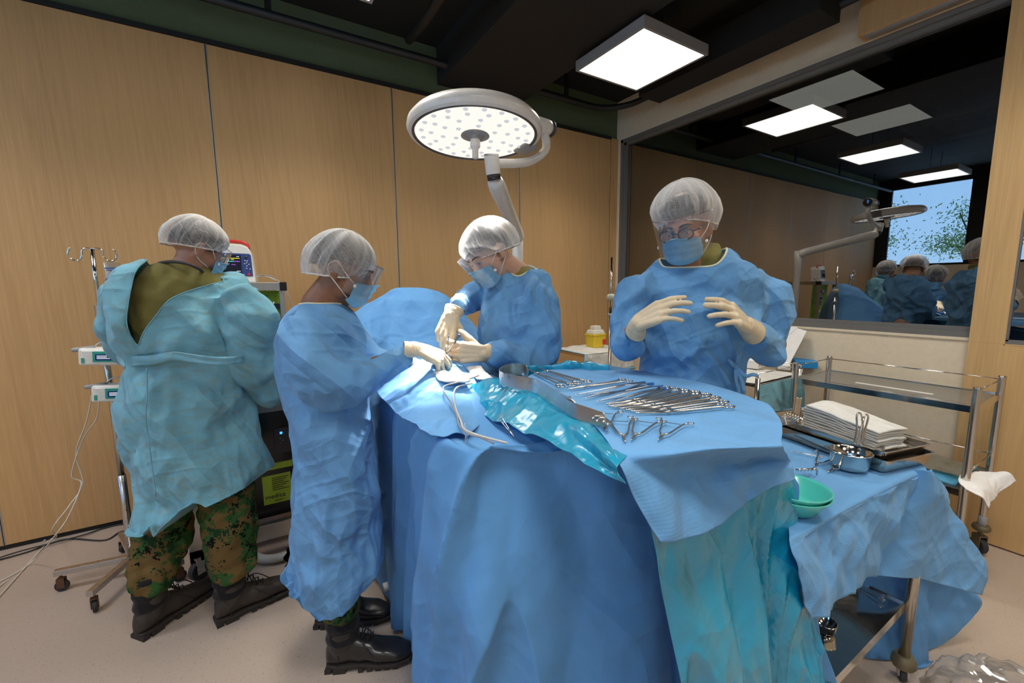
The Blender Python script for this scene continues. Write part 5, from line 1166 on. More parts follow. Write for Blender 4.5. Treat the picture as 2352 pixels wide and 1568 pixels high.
# instrument stand above the patient's legs
ZM = 1.08
st = thing('instrument_stand', (.95, .93, 0), 'instrument stand under the teal cover, hidden by its cloth', 'instrument stand')
tb = MB(); q = [PZ(1180, 872, ZM-.02), PZ(1330, 848, ZM-.02), PZ(1560, 885, ZM-.02), PZ(1735, 935, ZM-.02), PZ(1770, 965, ZM-.02), PZ(1470, 1040, ZM-.02), PZ(1320, 955, ZM-.02)]
tb.prism([(p.x, p.y) for p in q][::-1], .016, Matrix.Translation((0, 0, ZM-.028))); tb.build('stand_tray', M['steel_dull'], st, smooth=False)
MB().tube([(1.12, .95, 1.05), (1.12, .93, .06)], .016, 12).build('stand_pole', M['steel_dull'], st); bx('stand_foot', (.9, .70, .02), (1.18, 1.2, .06), 'steel_dull', st, .005)
Z = lambda x, y, z=ZM: ('z', x, y, z)
h_ = lambda x, y, d: ('h', x, y, d)
T = [[Z(1262, 862, ZM-.03), Z(1330, 850, ZM-.03), Z(1420, 856, ZM-.03), Z(1560, 876, ZM-.03), Z(1680, 906, ZM-.03), Z(1752, 932, ZM-.03)],
     [Z(1235, 855), Z(1320, 838), Z(1400, 841), Z(1545, 866), Z(1675, 896), Z(1765, 930)],
     [Z(1212, 872), Z(1300, 866), Z(1400, 882), Z(1540, 902), Z(1680, 932), Z(1792, 962)],
     [Z(1275, 915), Z(1370, 918), Z(1465, 930), Z(1580, 948), Z(1690, 972), Z(1797, 990)],
     [Z(1352, 968), Z(1430, 975), Z(1500, 982), Z(1590, 996), Z(1690, 1012), Z(1795, 1012)],
     [Z(1395, 1015), Z(1450, 1035), Z(1520, 1042), Z(1605, 1036), Z(1700, 1032), Z(1800, 1030, ZM-.01)],
     [h_(1422, 1065, .765), h_(1478, 1085, .785), h_(1552, 1082, .84), h_(1630, 1066, .90), h_(1722, 1050, .97), h_(1812, 1050, 1.02)],
     [h_(1460, 1150, .755), h_(1516, 1160, .77), h_(1590, 1148, .825), h_(1662, 1125, .885), h_(1742, 1088, .95), h_(1822, 1076, 1.01)],
     [h_(1512, 1242, .755), h_(1562, 1238, .77), h_(1640, 1214, .82), h_(1700, 1168, .88), h_(1764, 1122, .945), h_(1830, 1100, 1.0)]]
drape('table_cloth', T, 150, 170, 'drape_blue_ribbed', 'light blue cloth spread over the instrument stand, its corner hanging down in front', seed=17, big=(.2, .013), mid=(.07, .0045), fmask=lambda V: np.where(V[:, 2] > ZM-.015, .28, 1.0), cat='drape')
P1 = [[Z(1205, 874, ZM-.004), Z(1245, 890, ZM-.004), Z(1300, 920, ZM-.004), Z(1355, 962, ZM-.004), Z(1392, 992, ZM-.004), Z(1420, 1015, ZM-.004), Z(1450, 1035, ZM-.004)],
      [Z(1128, 868), Z(1170, 886), Z(1232, 905), Z(1295, 942), Z(1342, 985), Z(1388, 1035), Z(1420, 1068, ZM-.01)],
      [h_(1098, 878, 1.48), h_(1138, 906, 1.36), h_(1196, 930, 1.22), h_(1262, 962, 1.06), h_(1320, 1005, .94), h_(1374, 1052, .83), h_(1418, 1085, .76)],
      [h_(1078, 886, 1.49), h_(1112, 924, 1.36), h_(1165, 952, 1.21), h_(1236, 982, 1.05), h_(1302, 1022, .93), h_(1362, 1062, .82), h_(1425, 1098, .75)],
      [h_(1062, 893, 1.50), h_(1092, 938, 1.36), h_(1140, 966, 1.20), h_(1215, 994, 1.04), h_(1284, 1030, .92), h_(1350, 1068, .81), h_(1436, 1112, .745)]]
pc = drape('plastic_cover', P1, 70, 150, 'plastic_teal', 'shiny teal plastic cover wrapped round the instrument stand', 'cover', seed=22, big=(.13, .010), mid=(.05, .003), fmask=lambda V: np.where(V[:, 2] > ZM-.006, .3, 1.0), sharp=1.1)
P2 = [[h_(1448, 1100, 0.815), h_(1520, 1100, 0.845), h_(1600, 1085, 0.905), h_(1690, 1062, 0.965), h_(1760, 1050, 1.015), h_(1806, 1045, 1.045)],
      [h_(1498, 1235, 0.820), h_(1560, 1238, 0.845), h_(1640, 1225, 0.895), h_(1712, 1190, 0.955), h_(1775, 1150, 1.005), h_(1826, 1130, 1.045)],
      [h_(1512, 1330, 0.830), h_(1575, 1340, 0.845), h_(1650, 1335, 0.895), h_(1720, 1310, 0.955), h_(1780, 1280, 1.005), h_(1836, 1260, 1.045)],
      [h_(1532, 1450, 0.835), h_(1600, 1450, 0.845), h_(1670, 1445, 0.895), h_(1735, 1430, 0.945), h_(1798, 1400, 0.995), h_(1846, 1390, 1.045)],
      [h_(1560, 1600, 0.845), h_(1625, 1600, 0.845), h_(1690, 1600, 0.885), h_(1750, 1590, 0.935), h_(1812, 1560, 0.985), h_(1862, 1545, 1.025)],
      [h_(1585, 1850, 0.865), h_(1650, 1850, 0.865), h_(1710, 1850, 0.885), h_(1770, 1850, 0.925), h_(1830, 1850, 0.965), h_(1885, 1850, 1.005)]]
drape('plastic_skirt', P2, 150, 120, 'plastic_teal', None, None, seed=26, big=(.18, .036), mid=(.06, .008), parent=None, folds=.034, fl=.12, slant=.2, ani=(1, 1, .35), sharp=.9)
ps = bpy.data.objects['plastic_skirt']; ps.parent = pc; ps.location = WL[ps.name]-WL[pc.name]
P3 = [[Z(1160, 862, ZM-.002), Z(1215, 850, ZM-.002), Z(1270, 845, ZM-.002), Z(1330, 838, ZM-.002), Z(1400, 846, ZM-.002)],
      [h_(1158, 852, 1.60), h_(1212, 844, 1.62), h_(1268, 840, 1.62), h_(1330, 832, 1.62), h_(1400, 840, 1.6)],
      [h_(1150, 900, 1.62), h_(1210, 900, 1.64), h_(1268, 895, 1.64), h_(1330, 890, 1.64), h_(1400, 890, 1.62)]]
p3 = drape('plastic_edge', P3, 30, 70, 'plastic_teal', None, None, seed=29, big=(.08, .006), mid=(.03, .003)); p3.parent = pc; p3.location = WL[p3.name]-WL[pc.name]
# blue sheet falling between the teal skirt and the trolley
D4 = [[h_(1770, 1060, 1.08), h_(1800, 1070, 1.08), h_(1822, 1095, 1.08), h_(1832, 1110, 1.08)], [h_(1790, 1250, 1.06), h_(1820, 1250, 1.06), h_(1836, 1260, 1.06), h_(1850, 1280, 1.06)],
      [h_(1800, 1420, 1.05), h_(1830, 1420, 1.05), h_(1855, 1425, 1.05), h_(1878, 1440, 1.05)], [h_(1820, 1600, 1.06), h_(1870, 1600, 1.06), h_(1905, 1600, 1.06), h_(1936, 1600, 1.06)], [h_(1830, 1800, 1.06), h_(1890, 1800, 1.06), h_(1950, 1800, 1.06), h_(2000, 1800, 1.06)]]
drape('side_drape', D4, 80, 40, 'drape_plain', 'narrow blue sheet hanging to the floor right of the teal plastic', seed=31, big=(.2, .012), mid=(.07, .004))
# ---------------------------------------------------------------- draped trolley on the right
ZT = .785
tr2 = thing('instrument_trolley', (1.5, .62, 0), 'steel trolley under a blue cloth, one round leg and lower shelf showing', 'trolley')
lx, ly = 1.883, .427
bx('trolley_top', (1.12, .50, ZT-.034), (1.87, .93, ZT-.012), 'steel_dull', tr2)
for (x, y) in ((lx, ly), (lx, .93), (1.16, .93), (1.16, .54)):
    l = MB().tube([(x, y, ZT-.04), (x, y, .095)], .0165, 20).build('leg', M['brass_worn' if 0 else 'steel_tray'], tr2)
    MB().lathe([(0, .10), (.026, .10), (.034, .085), (.036, .065), (.03, .055), (0, .055)], c=(x, y, 0)).build('castor_collar', M['brass_worn'], l, auto=40); castor(tr2, x, y, .028, .5, top=.07)
sb = MB(); sb.box((1.08, .44, .285), (1.875, .93, .29)); sh2 = sb.build('lower_shelf', M['steel_bright'], tr2, smooth=False)
sb = MB(); sb.box((1.08, .437, .262), (1.875, .442, .297)); sb.build('shelf_lip', M['steel_bright'], sh2, smooth=False)
sb = MB(); sb.box((1.873, .437, .262), (1.878, .93, .297)); sb.build('shelf_lip', M['steel_bright'], sh2, smooth=False)
zt = lambda x, y, z=ZT: ('z', x, y, z)
C5 = [[zt(1770, 950), zt(1840, 935), zt(1900, 945), zt(1960, 958), zt(2010, 970), zt(2060, 988)],
      [zt(1790, 1060), zt(1850, 1050), zt(1920, 1040), zt(1985, 1030), zt(2045, 1025), zt(2092, 1030)],
      [zt(1802, 1150), zt(1868, 1130), zt(1940, 1105), zt(2010, 1085), zt(2068, 1070), zt(2112, 1062)],
      [zt(1812, 1222), zt(1876, 1192), zt(1955, 1152), zt(2032, 1116), zt(2090, 1090), zt(2126, 1074)],
      [h_(1814, 1248, .955), h_(1879, 1218, 1.03), h_(1957, 1178, 1.13), h_(2032, 1142, 1.23), h_(2086, 1114, 1.30), h_(2122, 1092, 1.345)],
      [h_(1830, 1330, .95), h_(1890, 1300, 1.02), h_(1960, 1250, 1.12), h_(2022, 1210, 1.21), h_(2062, 1190, 1.275), h_(2080, 1175, 1.325)],
      [h_(1862, 1420, .955), h_(1905, 1402, 1.02), h_(1952, 1362, 1.11), h_(1988, 1335, 1.20), h_(2008, 1315, 1.26), h_(2016, 1290, 1.31)]]
tc = drape('trolley_cloth', C5, 130, 150, 'drape_blue_ribbed', 'light blue cloth over the right hand trolley holding the trays and bowls', seed=35, big=(.17, .013), mid=(.06, .005), fmask=lambda V: np.where(V[:, 2] > ZT-.012, .12, 1.0))
C6 = [[h_(2104, 1082, 1.350), h_(2128, 1078, 1.315), h_(2132, 1079, 1.320), h_(2136, 1082, 1.325)],
      [h_(2072, 1146, 1.335), h_(2130, 1140, 1.325), h_(2158, 1140, 1.375), h_(2172, 1145, 1.415)],
      [h_(2030, 1214, 1.330), h_(2110, 1220, 1.325), h_(2165, 1222, 1.385), h_(2215, 1222, 1.445)],
      [h_(2004, 1286, 1.320), h_(2100, 1285, 1.315), h_(2180, 1290, 1.385), h_(2258, 1292, 1.465)],
      [h_(1998, 1320, 1.300), h_(2090, 1328, 1.310), h_(2170, 1345, 1.375), h_(2246, 1362, 1.445)]]
c6 = drape('cloth_corner', C6, 80, 80, 'drape_blue_ribbed', None, None, seed=37, big=(.2, .014), mid=(.07, .003)); c6.parent = tc; c6.location = WL[c6.name]-WL[tc.name]
C7 = [[h_(1985, 1290, 1.44), h_(2070, 1300, 1.44), h_(2150, 1330, 1.47), h_(2240, 1355, 1.52)], [h_(1975, 1400, 1.44), h_(2060, 1420, 1.45), h_(2140, 1430, 1.48), h_(2252, 1394, 1.52)], [h_(1960, 1482, 1.44), h_(2040, 1530, 1.45), h_(2100, 1530, 1.47), h_(2180, 1466, 1.50)], [h_(1975, 1492, 1.44), h_(2050, 1548, 1.45), h_(2110, 1545, 1.47), h_(2150, 1500, 1.49)]]
drape('under_drape', C7, 70, 70, 'drape_plain', 'darker blue sheet hanging under the trolley cloth behind the leg', seed=39, big=(.25, .014), mid=(.08, .003))
C8 = [[h_(2086, 1320, 1.390), h_(2105, 1322, 1.395), h_(2130, 1330, 1.415)], [h_(2094, 1430, 1.395), h_(2110, 1430, 1.400), h_(2134, 1440, 1.425)], [h_(2092, 1545, 1.395), h_(2110, 1550, 1.400), h_(2132, 1550, 1.425)], [h_(2092, 1640, 1.395), h_(2110, 1640, 1.400), h_(2128, 1640, 1.425)]]
drape('hanging_strip', C8, 60, 20, 'drape_plain', 'narrow blue cloth end hanging beside the round trolley leg', seed=41, big=(.2, .008), mid=(.06, .003))
# ---------------------------------------------------------------- instruments
def tree_copy(o, parent=None):
    c = o.copy(); COL.objects.link(c); c.parent = parent
    for ch in list(o.children): tree_copy(ch, c)
    return c
def local_thing(name): o = bpy.data.objects.new(name, None); COL.objects.link(o); WL[o.name] = Vector((0, 0, 0)); return o
def clamp_proto(name, curve=0.0, spread=.028, jaw=.05, mat='steel', r=.0028, bands=None):
    """ring handled instrument, tip at x=0, rings at x=-1 scaled later; unit length .25"""
    L = .25; t = local_thing(name); px = -jaw-.02
    for s in (-1, 1):
        P = [(0, s*.0008, curve*.045), (-jaw*.5, s*.001, curve*.018), (-jaw, s*.002, 0), (px, s*.001, 0), (px-.03, -s*spread*.28, 0), (-L+.05, -s*spread*.62, 0), (-L+.024, -s*spread*.85, 0)]
        P = [(x, y+ (0), z) for (x, y, z) in P]
        b = MB(); b.tube(spline(P, 26), [r*.55+r*.5*min(1, i/9) for i in range(26)], 8); sk = b.build('shank', M[mat], t, local=True)
        c = Vector((-L+.012, -s*spread, 0)); b = MB(); b.tube([c+Vector((.0145*math.cos(a), .0105*math.sin(a), 0)) for a in np.linspace(0, 2*math.pi, 22, endpoint=False)], .0021, 8, closed=True); b.build('finger_ring', M[mat], t, local=True)
    b = MB(); b.lathe([(0, -.004), (.005, -.004), (.005, .004), (0, .004)], c=(px, 0, 0), seg=12); b.build('pivot_screw', M[mat], t, local=True)
    b = MB(); b.box((-L+.045, -spread*.5, -.0012), (-L+.049, spread*.5, .0012)); b.build('ratchet', M[mat], t, local=True, smooth=False)
    return t
def forceps_proto(name, tip='blue_plastic'):
    L = .24; t = local_thing(name)
    for s in (-1, 1):
        P = [(0, 0, s*.0005), (-.06, 0, s*.003), (-.13, 0, s*.007), (-.19, 0, s*.0055), (-L, 0, s*.0012)]
        b = MB(); b.tube(spline(P, 20), [.0010+.0038*min(1, i/11)*(1 if i < 16 else .85) for i in range(20)], 8, flat=.28, up=(0, 0, 1)); b.build('forceps_arm', M['steel'], t, local=True)
    b = MB(); b.box((-L-.004, -.0042, -.003), (-L+.012, .0042, .003)); b.build('forceps_end', M[tip], t, local=True, smooth=False)
    return t
def place(proto, tip, tail, z, label, grp, first, length=.25, roll=0, lift=.004, name=None):
    a = PZ(*tip, z) if not isinstance(tip, Vector) else tip; b = PZ(*tail, z) if not isinstance(tail, Vector) else tail
    o = proto if first else tree_copy(proto)
    d = (a-b); s = d.length/length; d.normalize(); yv = Vector((0, 0, 1)).cross(d).normalized(); zv = d.cross(yv)
    o.matrix_world = M4of(a+Vector((0, 0, lift)), d, yv, zv)@Matrix.Rotation(roll, 4, 'X')@Matrix.Scale(s, 4)
    tag(o, label, {'f': 'forceps', 'c': 'clamp', 's': 'scissors', 'r': 'retractor'}.get(proto.name[0] if 0 else None, 'surgical instrument'), grp); return o
zi = ZM+.006
lc = clamp_proto('artery_clamp', curve=0, spread=.017, jaw=.045); n = 0
GL = 'long clamps lying in a row on the blue cloth'
tips = [(1413, 936), (1418, 941), (1427, 943), (1442, 947), (1455, 950), (1465, 953), (1472, 957)]; rings = [(1545, 893), (1565, 897), (1590, 901), (1615, 905), (1637, 912), (1657, 921), (1672, 932)]
cc = clamp_proto('curved_clamp', 0, .014, .055)
# bend the jaws of the curved clamp sideways
for ch in cc.children:
    if ch.name.startswith('shank'):
        for v in ch.data.vertices:
            if v.co.x > -.09: v.co.y += -2.6*(v.co.x+.09)**2
wd = ['farthest of the seven', 'second from the far end of the seven', 'third from the far end of the seven', 'middle one of the seven', 'third from the near end of the seven', 'second from the near end of the seven', 'nearest of the seven']
for i, (a, b) in enumerate(zip(tips, rings)): place(cc, a, b, zi, 'long curved steel clamp, %s in the row' % wd[i], GL, i == 0, roll=0.0, lift=.004+.0*i)
fp = forceps_proto('dressing_forceps')
for i, (a, b, l) in enumerate((((1320, 909), (1497, 884), 'long forceps with blue end, farthest of the four on the cloth'), ((1344, 917), (1478, 881), 'long forceps with blue end crossing under its neighbour'), ((1371, 925), (1520, 890), 'long forceps with blue end, third from the far side'), ((1392, 930), (1527, 895), 'long forceps with blue end, next to the row of curved clamps'))):
    place(fp, a, b, zi, l, 'long forceps with blue ends', i == 0, .24)
place(lc, (1306, 896), (1442, 875), zi, 'straight long clamp lying above the forceps, rings farthest away', None, True)
for a, b, l in (((1214, 853), (1305, 893), 'long slim scissors beside the bent retractor, the nearer of two'), ((1233, 849), (1343, 885), 'long slim scissors beside the bent retractor, the farther of two')):
    place(lc, a, b, zi, l, 'long scissors by the retractor', False, lift=.008)
tw = clamp_proto('towel_clamp', 0, .058, .035, r=.0034)
for i, (a, b, l) in enumerate((((1392, 992), (1391, 945), 'small open towel clamp beside the retractor end, leftmost of the front row'), ((1436, 1018), (1420, 962), 'small open towel clamp, second from left in the front row'), ((1450, 1014), (1487, 964), 'small open towel clamp, third from left in the front row'), ((1512, 1014), (1551, 968), 'small open towel clamp, rightmost of the front row'))):
    place(tw, a, b, zi, l, 'towel clamps in the front row', i == 0)
# clamps hanging on the patient drape
def hang(proto, tip, tail, label, grp=None):
    o = tree_copy(proto); a, b = tip, tail; d = (a-b); s = d.length/.25; d.normalize(); nrm = -FH; yv = nrm.cross(d).normalized(); zv = d.cross(yv); o.matrix_world = M4of(a, d, yv, zv)@Matrix.Scale(s, 4); tag(o, label, 'surgical instrument', grp)
hang(lc, PH(1068, 972, 1.105), PH(1074, 1048, 1.06), 'clamp hanging from the patient drape by its jaws, rings downward')
hang(lc, PH(1180, 1002, 1.02), PH(1148, 958, 1.10), 'small towel clip with red mark lying on the patient drape')
# malleable retractors: bent steel bands on edge
def band(name, px, h, label, z=zi, th=.0022, ends=True, mat='steel_dull', n=70):
    C = np.array([tuple(PZ(x, y, z)) for x, y in px]); Q = catmull(C, n); V = []; F = []
    T = np.gradient(Q, axis=0); T /= np.linalg.norm(T, axis=1)[:, None]; Nn = np.stack([-T[:, 1], T[:, 0], np.zeros(n)], 1)
    for i in range(n):
        e = 1.0
        if ends: t = min(i, n-1-i)/5; e = math.sqrt(max(.06, 1-(1-min(1, t))**2))
        for (s, zz) in ((1, .5-.5*e), (1, .5+.5*e), (-1, .5+.5*e), (-1, .5-.5*e)): V.append(Q[i]+Nn[i]*s*th/2+np.array([0, 0, h*zz]))
    for i in range(n-1):
        for k in range(4): F.append((i*4+k, i*4+(k+1) % 4, (i+1)*4+(k+1) % 4, (i+1)*4+k))
    F += [(0, 1, 2, 3), tuple((n-1)*4+k for k in (3, 2, 1, 0))]
    return build(name, V, F, M[mat], label=label, cat='retractor', group=None, auto=30)
band('ribbon_retractor', [(1213, 868), (1200, 862), (1172, 862), (1152, 870), (1150, 882), (1185, 892), (1225, 900), (1252, 915), (1285, 938), (1330, 962)], .042, 'wide ribbon retractor bent into a loop at the corner of the stand')
band('ribbon_retractor', [(1312, 938), (1300, 946), (1318, 958), (1345, 968), (1372, 978), (1390, 985)], .036, 'shorter hooked steel retractor lying in front of the looped one')
for i, (x, y) in enumerate(((1383, 968), (1392, 974))):
    q = [(x-22, y-6), (x-14, y-14), (x+2, y-10), (x+4, y+2)]
    MB().tube(spline([tuple(PZ(a, b, zi+.02)) for a, b in q], 16), .0035, 8).build('wire_retractor', M['steel'], label=['bent wire retractor hook at the end of the steel bands, left one', 'bent wire retractor hook at the end of the steel bands, right one'][i], cat='retractor')
q = PZ(1268, 911, zi); 
# field: wound, gauze, needle holder, forceps, suture
wc = PH(1012, 828, 1.60)
wb = MB(); wb.ell(wc, (.035, .04, .012)); wb.build('wound_site', M['skin_tan'], label='small patch of exposed skin lit by the lamp between the surgeons', cat='patient skin')
wb = MB(); wb.ell(wc+Vector((-.003, -.03, .012)), (.006, .004, .004)); wb.ell(wc+Vector((.004, -.026, .011)), (.004, .005, .003)); wb.build('blood_spot', M['blood'], label='tiny red blood spot on the lit wound beside the fingertips', cat='blood')
def gauze(pts, label, seed):
    drape('gauze_pad', pts, 24, 30, 'gauze_white', label, 'gauze', seed=seed, big=(.05, .006), mid=(.02, .003), thick=.005, grp='white gauze pads on the patient')
gauze([[h_(1000, 856, 1.510), h_(1020, 852, 1.510), h_(1042, 858, 1.510), h_(1062, 860, 1.510)], [h_(1002, 866, 1.470), h_(1022, 864, 1.470), h_(1045, 868, 1.470), h_(1072, 866, 1.470)], [h_(1008, 874, 1.450), h_(1026, 878, 1.430), h_(1048, 878, 1.430), h_(1080, 872, 1.440)]], 'crumpled white gauze on the patient sheet, left of the stand', 3)
gauze([[h_(1072, 846, 1.62), h_(1088, 841, 1.62), h_(1104, 840, 1.62)], [h_(1084, 860, 1.58), h_(1100, 858, 1.58), h_(1120, 858, 1.58)], [h_(1096, 872, 1.54), h_(1112, 872, 1.54), h_(1134, 870, 1.54)]], 'strip of white gauze lying beside the looped retractor', 5)
cable('diathermy_lead', [PH(1100, 862, 1.50), PH(1060, 876, 1.44), PH(1022, 886, 1.40), PH(1020, 900, 1.36), PH(1036, 925, 1.27), PH(1050, 955, 1.19), PH(1054, 975, 1.12), PH(1075, 995, 1.06), PH(1100, 1003, 1.045), PH(1135, 1018, 1.03)], .0026, 'grey_plastic', 'thin grey lead running over the patient drape, the darker of two lines', 80)
cable('suction_tube', [PH(1085, 880, 1.46), PH(1052, 888, 1.42), PH(1042, 905, 1.36), PH(1046, 935, 1.25), PH(1058, 965, 1.15), PH(1066, 985, 1.09), PH(1095, 998, 1.05), PH(1130, 1008, 1.035), PH(1165, 1017, 1.03)], .0028, 'tube_clear', 'clear suction tube running over the patient drape beside the grey lead', 80, 'tube')
def stick(name, P, r, mat, label, cat='surgical instrument'):
    return MB().tube(spline(P, 16), r, 8).build(name, M[mat], label=label, cat=cat)
stick('needle_holder', [PH(1030, 765, 1.63), PH(1028, 800, 1.62), PH(1024, 815, 1.62), PH(1012, 822, 1.61)], .0030, 'steel_bright', 'slim steel needle holder pointing down into the wound')
stick('tissue_forceps', [PH(1056, 768, 1.60), PH(1044, 785, 1.61), PH(1030, 805, 1.62), PH(1020, 820, 1.61)], .0030, 'steel', 'steel forceps with dark handle held in the nearer gloved hand')
stick('pen_handle', [PH(1055, 769, 1.598), PH(1043, 788, 1.612)], .0045, 'black_gloss', 'short black handle between the gloved fingers')
hang(tw, PH(972, 832, 1.50), PH(1003, 822, 1.52), 'small clamp held in the gloved hand of the left surgeon')
# ---------------------------------------------------------------- things on the right trolley
def tray(name, cs, z, h, label, mat='steel_tray', flare=.004, fl=True):
    P = [Vector((p.x, p.y, 0)) for p in cs]; c = sum(P, Vector())/4
    def rr(P, z, k, rad=.018):
        out = []
        for i in range(4):
            a, b, d = P[i-1], P[i], P[(i+1) % 4]; u = (a-b).normalized(); v = (d-b).normalized()
            for t in np.linspace(0, 1, 6):
                q = b+u*rad*(1-t)**2*1.0+v*rad*t**2; out.append(Vector(((q.x-c.x)*k+c.x, (q.y-c.y)*k+c.y, z)))
        return out
    rs_ = [rr(P, z, .95), rr(P, z+.008, .975), rr(P, z+h, 1.0), rr(P, z+h+.001, 1.03), rr(P, z+h-.001, 1.03), rr(P, z+h-.002, .995), rr(P, z+.010, .965), rr(P, z+.003, .94)]
    b = MB(); b.loft(rs_); return b.build(name, M[mat], label=label, cat='tray', group='steel trays stacked on the trolley', auto=35)
q = [PZ(1785, 1000, ZT+.004), PZ(2034, 1090, ZT+.004), PZ(2096, 1030, ZT+.004), PZ(1900, 945, ZT+.004)]
A0 = q[1]; U = (q[0]-q[1]); U.normalize(); Wd = Vector((-U.y, U.x, 0)); 
if Wd.dot(q[2]-q[1]) < 0: Wd = -Wd
Lg = .46; Wt = .235
cs = [A0+U*Lg, A0, A0+Wd*Wt, A0+Wd*Wt+U*Lg]
tray('lower_tray', cs, ZT+.006, .042, 'deeper steel tray, the bottom one of two under the white swabs')
A1 = A0+U*.012+Wd*.008; cs2 = [A1+U*(Lg-.01), A1, A1+Wd*(Wt-.014), A1+Wd*(Wt-.014)+U*(Lg-.01)]
up_tray = tray('upper_tray', cs2, ZT+.034, .040, 'perforated steel tray on top of the deeper one, holding swabs and retractors')
b = MB(); 
for i in range(9):
    for j in range(7):
        c = A1+U*(.05+.010*i)+Wd*(.035+.012*j)+Vector((0, 0, ZT+.0435-A1.z)); b.lathe([(0, 0), (.003, 0), (.003, .0008), (0, .0008)], c=c, seg=8)
b.build('tray_holes', M['black_matte'], up_tray, smooth=False, kind='stuff')
zs = ZT+.048
# folded swabs
sw = None
for k in range(9):
    o_ = A1+U*.062+Wd*.060; o_ = Vector((o_.x, o_.y, zs+.0075*k)); du = U*(.27-.004*(k % 3)); dw = Wd*(.150-.005*((k*2) % 3))
    jx = U*.004*((k*7) % 4-1.5)
    sag = .006+.0025*k
    rows = [[o_+jx, o_+jx+du*.33+up*sag*.4, o_+jx+du*.66+up*sag, o_+jx+du+up*sag*1.2], [o_+jx+dw*.5+up*.003, o_+jx+du*.33+dw*.5+up*(.004+sag*.5), o_+jx+du*.66+dw*.5+up*(.004+sag), o_+jx+du+dw*.5+up*(.004+sag*1.3)], [o_+jx+dw, o_+jx+du*.33+dw+up*sag*.5, o_+jx+du*.66+dw+up*sag, o_+jx+du+dw+up*sag*1.3]]
    drape('folded_swab', [[tuple(v) for v in r] for r in rows], 24, 40, 'drape_white', 'white folded cotton swab in the stack, %s' % (['bottom one', 'second from the bottom', 'third from the bottom', 'fourth from the bottom', 'middle one', 'fourth from the top', 'third from the top', 'second from the top', 'topmost with its full face showing'][k]), 'swab', seed=60+k, big=(.09, .003), mid=(.03, .0012), thick=.0068, grp='white folded swabs in the tray')
# wire loop retractors standing out of the tray
def loop(px, label, r=.0030, z0=None):
    MB().tube(spline([PH(*p) for p in px], 40), r, 8).build('wire_retractor', M['steel'], label=label, cat='retractor', group='bent wire retractors in the tray')
loop([(1962, 1020, 1.36), (1968, 985, 1.36), (1968, 955, 1.36), (1973, 948, 1.37), (1979, 955, 1.38), (1982, 985, 1.38), (1978, 1018, 1.38)], 'upright wire loop retractor in front of the swabs, left loop')
loop([(1968, 1022, 1.34), (1978, 985, 1.35), (1984, 960, 1.36), (1990, 952, 1.37), (1994, 960, 1.38), (1986, 990, 1.38), (1980, 1022, 1.38)], 'upright wire loop retractor in front of the swabs, right loop crossing it')
b = MB(); b.tube(spline([PZ(1950, 1022, ZT+.06), PZ(1985, 1030, ZT+.06), PZ(2025, 1032, ZT+.06), PZ(2030, 1018, ZT+.06), PZ(2048, 1010, ZT+.065)], 30), .0042, 8, flat=.4); b.build('flat_retractor', M['steel'], label='steel retractor with a hooked end lying over the tray holes', cat='retractor')
b = MB(); b.tube(spline([PZ(2000, 1012, ZT+.055), PZ(2030, 1008, ZT+.058), PZ(2055, 1018, ZT+.058)], 20), .0060, 8, flat=.35); b.build('flat_retractor', M['steel_dull'], label='short flat steel retractor by the right end of the tray', cat='retractor')
# upright curved plate at the left end
c0 = PH(1826, 962, 1.40); V = []
for i in range(14):
    for j in range(8):
        t = i/13; V.append(c0+RH*(.002+(j/7-.5)*.026)+FH*(.006*math.cos((j/7-.5)*3))+up*(.0+.074*t)+RH*(.004*t*t))
build('curved_retractor', V, grid_faces(14, 8), M['steel_tray'], label='curved steel plate standing upright at the left end of the tray', cat='retractor', mods=[('solid', .002)])
wb = MB()
for i in range(6):
    a = PH(1793+6*i, 958+2*i, 1.35); wb.tube([a, a+RH*.03+up*.018], .0016, 6)
    wb.tube([PH(1793, 956+4*i, 1.34+.01*i), PH(1828, 962+2*i, 1.36+.01*i)], .0014, 6)
wb.build('wire_basket', M['steel_bright'], label='small fine wire basket at the far left end of the tray', cat='basket')
stick_rows = [((1805, 985), (2000, 1055)), ((1808, 995), (1992, 1062)), ((1812, 1003), (1985, 1066))]
for i, (a, b_) in enumerate(stick_rows):
    MB().tube([PZ(*a, ZT+.012+.004*i), PZ(*b_, ZT+.010)], .0024, 8).build('steel_rod', M['steel'], label='thin straight steel rod lying along the tray, %s' % ['nearest the tray', 'middle one', 'farthest from the tray'][i], cat='surgical instrument', group='steel rods along the tray')
# steel bowl
bc = PZ(1981, 1092, ZT+.004)+FH*.055; bw = MB(); bw.lathe([(0, .0), (.036, .0), (.048, .008), (.054, .022), (.056, .058), (.060, .0595), (.0605, .061), (.058, .062), (.0545, .0605), (.0525, .024), (.046, .010), (.034, .004), (0, .004)], c=(bc.x, bc.y, ZT+.004), seg=48); bw.build('steel_bowl', M['steel_bright'], label='round polished steel bowl on the blue cloth beside the tray', cat='bowl')
# teal basins
gc = PZ(1853, 1197, ZT+.003)+FH*.062; gc.z = ZT+.004
def basin(z, label, k=1.0): b = MB(); b.lathe([(0, 0), (.046*k, 0), (.058*k, .006), (.084*k, .044), (.089*k, .050), (.0895*k, .053), (.087*k, .053), (.081*k, .047), (.056*k, .010), (.044*k, .004), (0, .004)], c=(gc.x, gc.y, z), seg=56); b.build('plastic_basin', M['basin_teal'], label=label, cat='basin', group='teal plastic basins')
basin(gc.z, 'teal plastic basin, the lower one of the nested pair'); basin(gc.z+.013, 'teal plastic basin, the upper one of the nested pair')
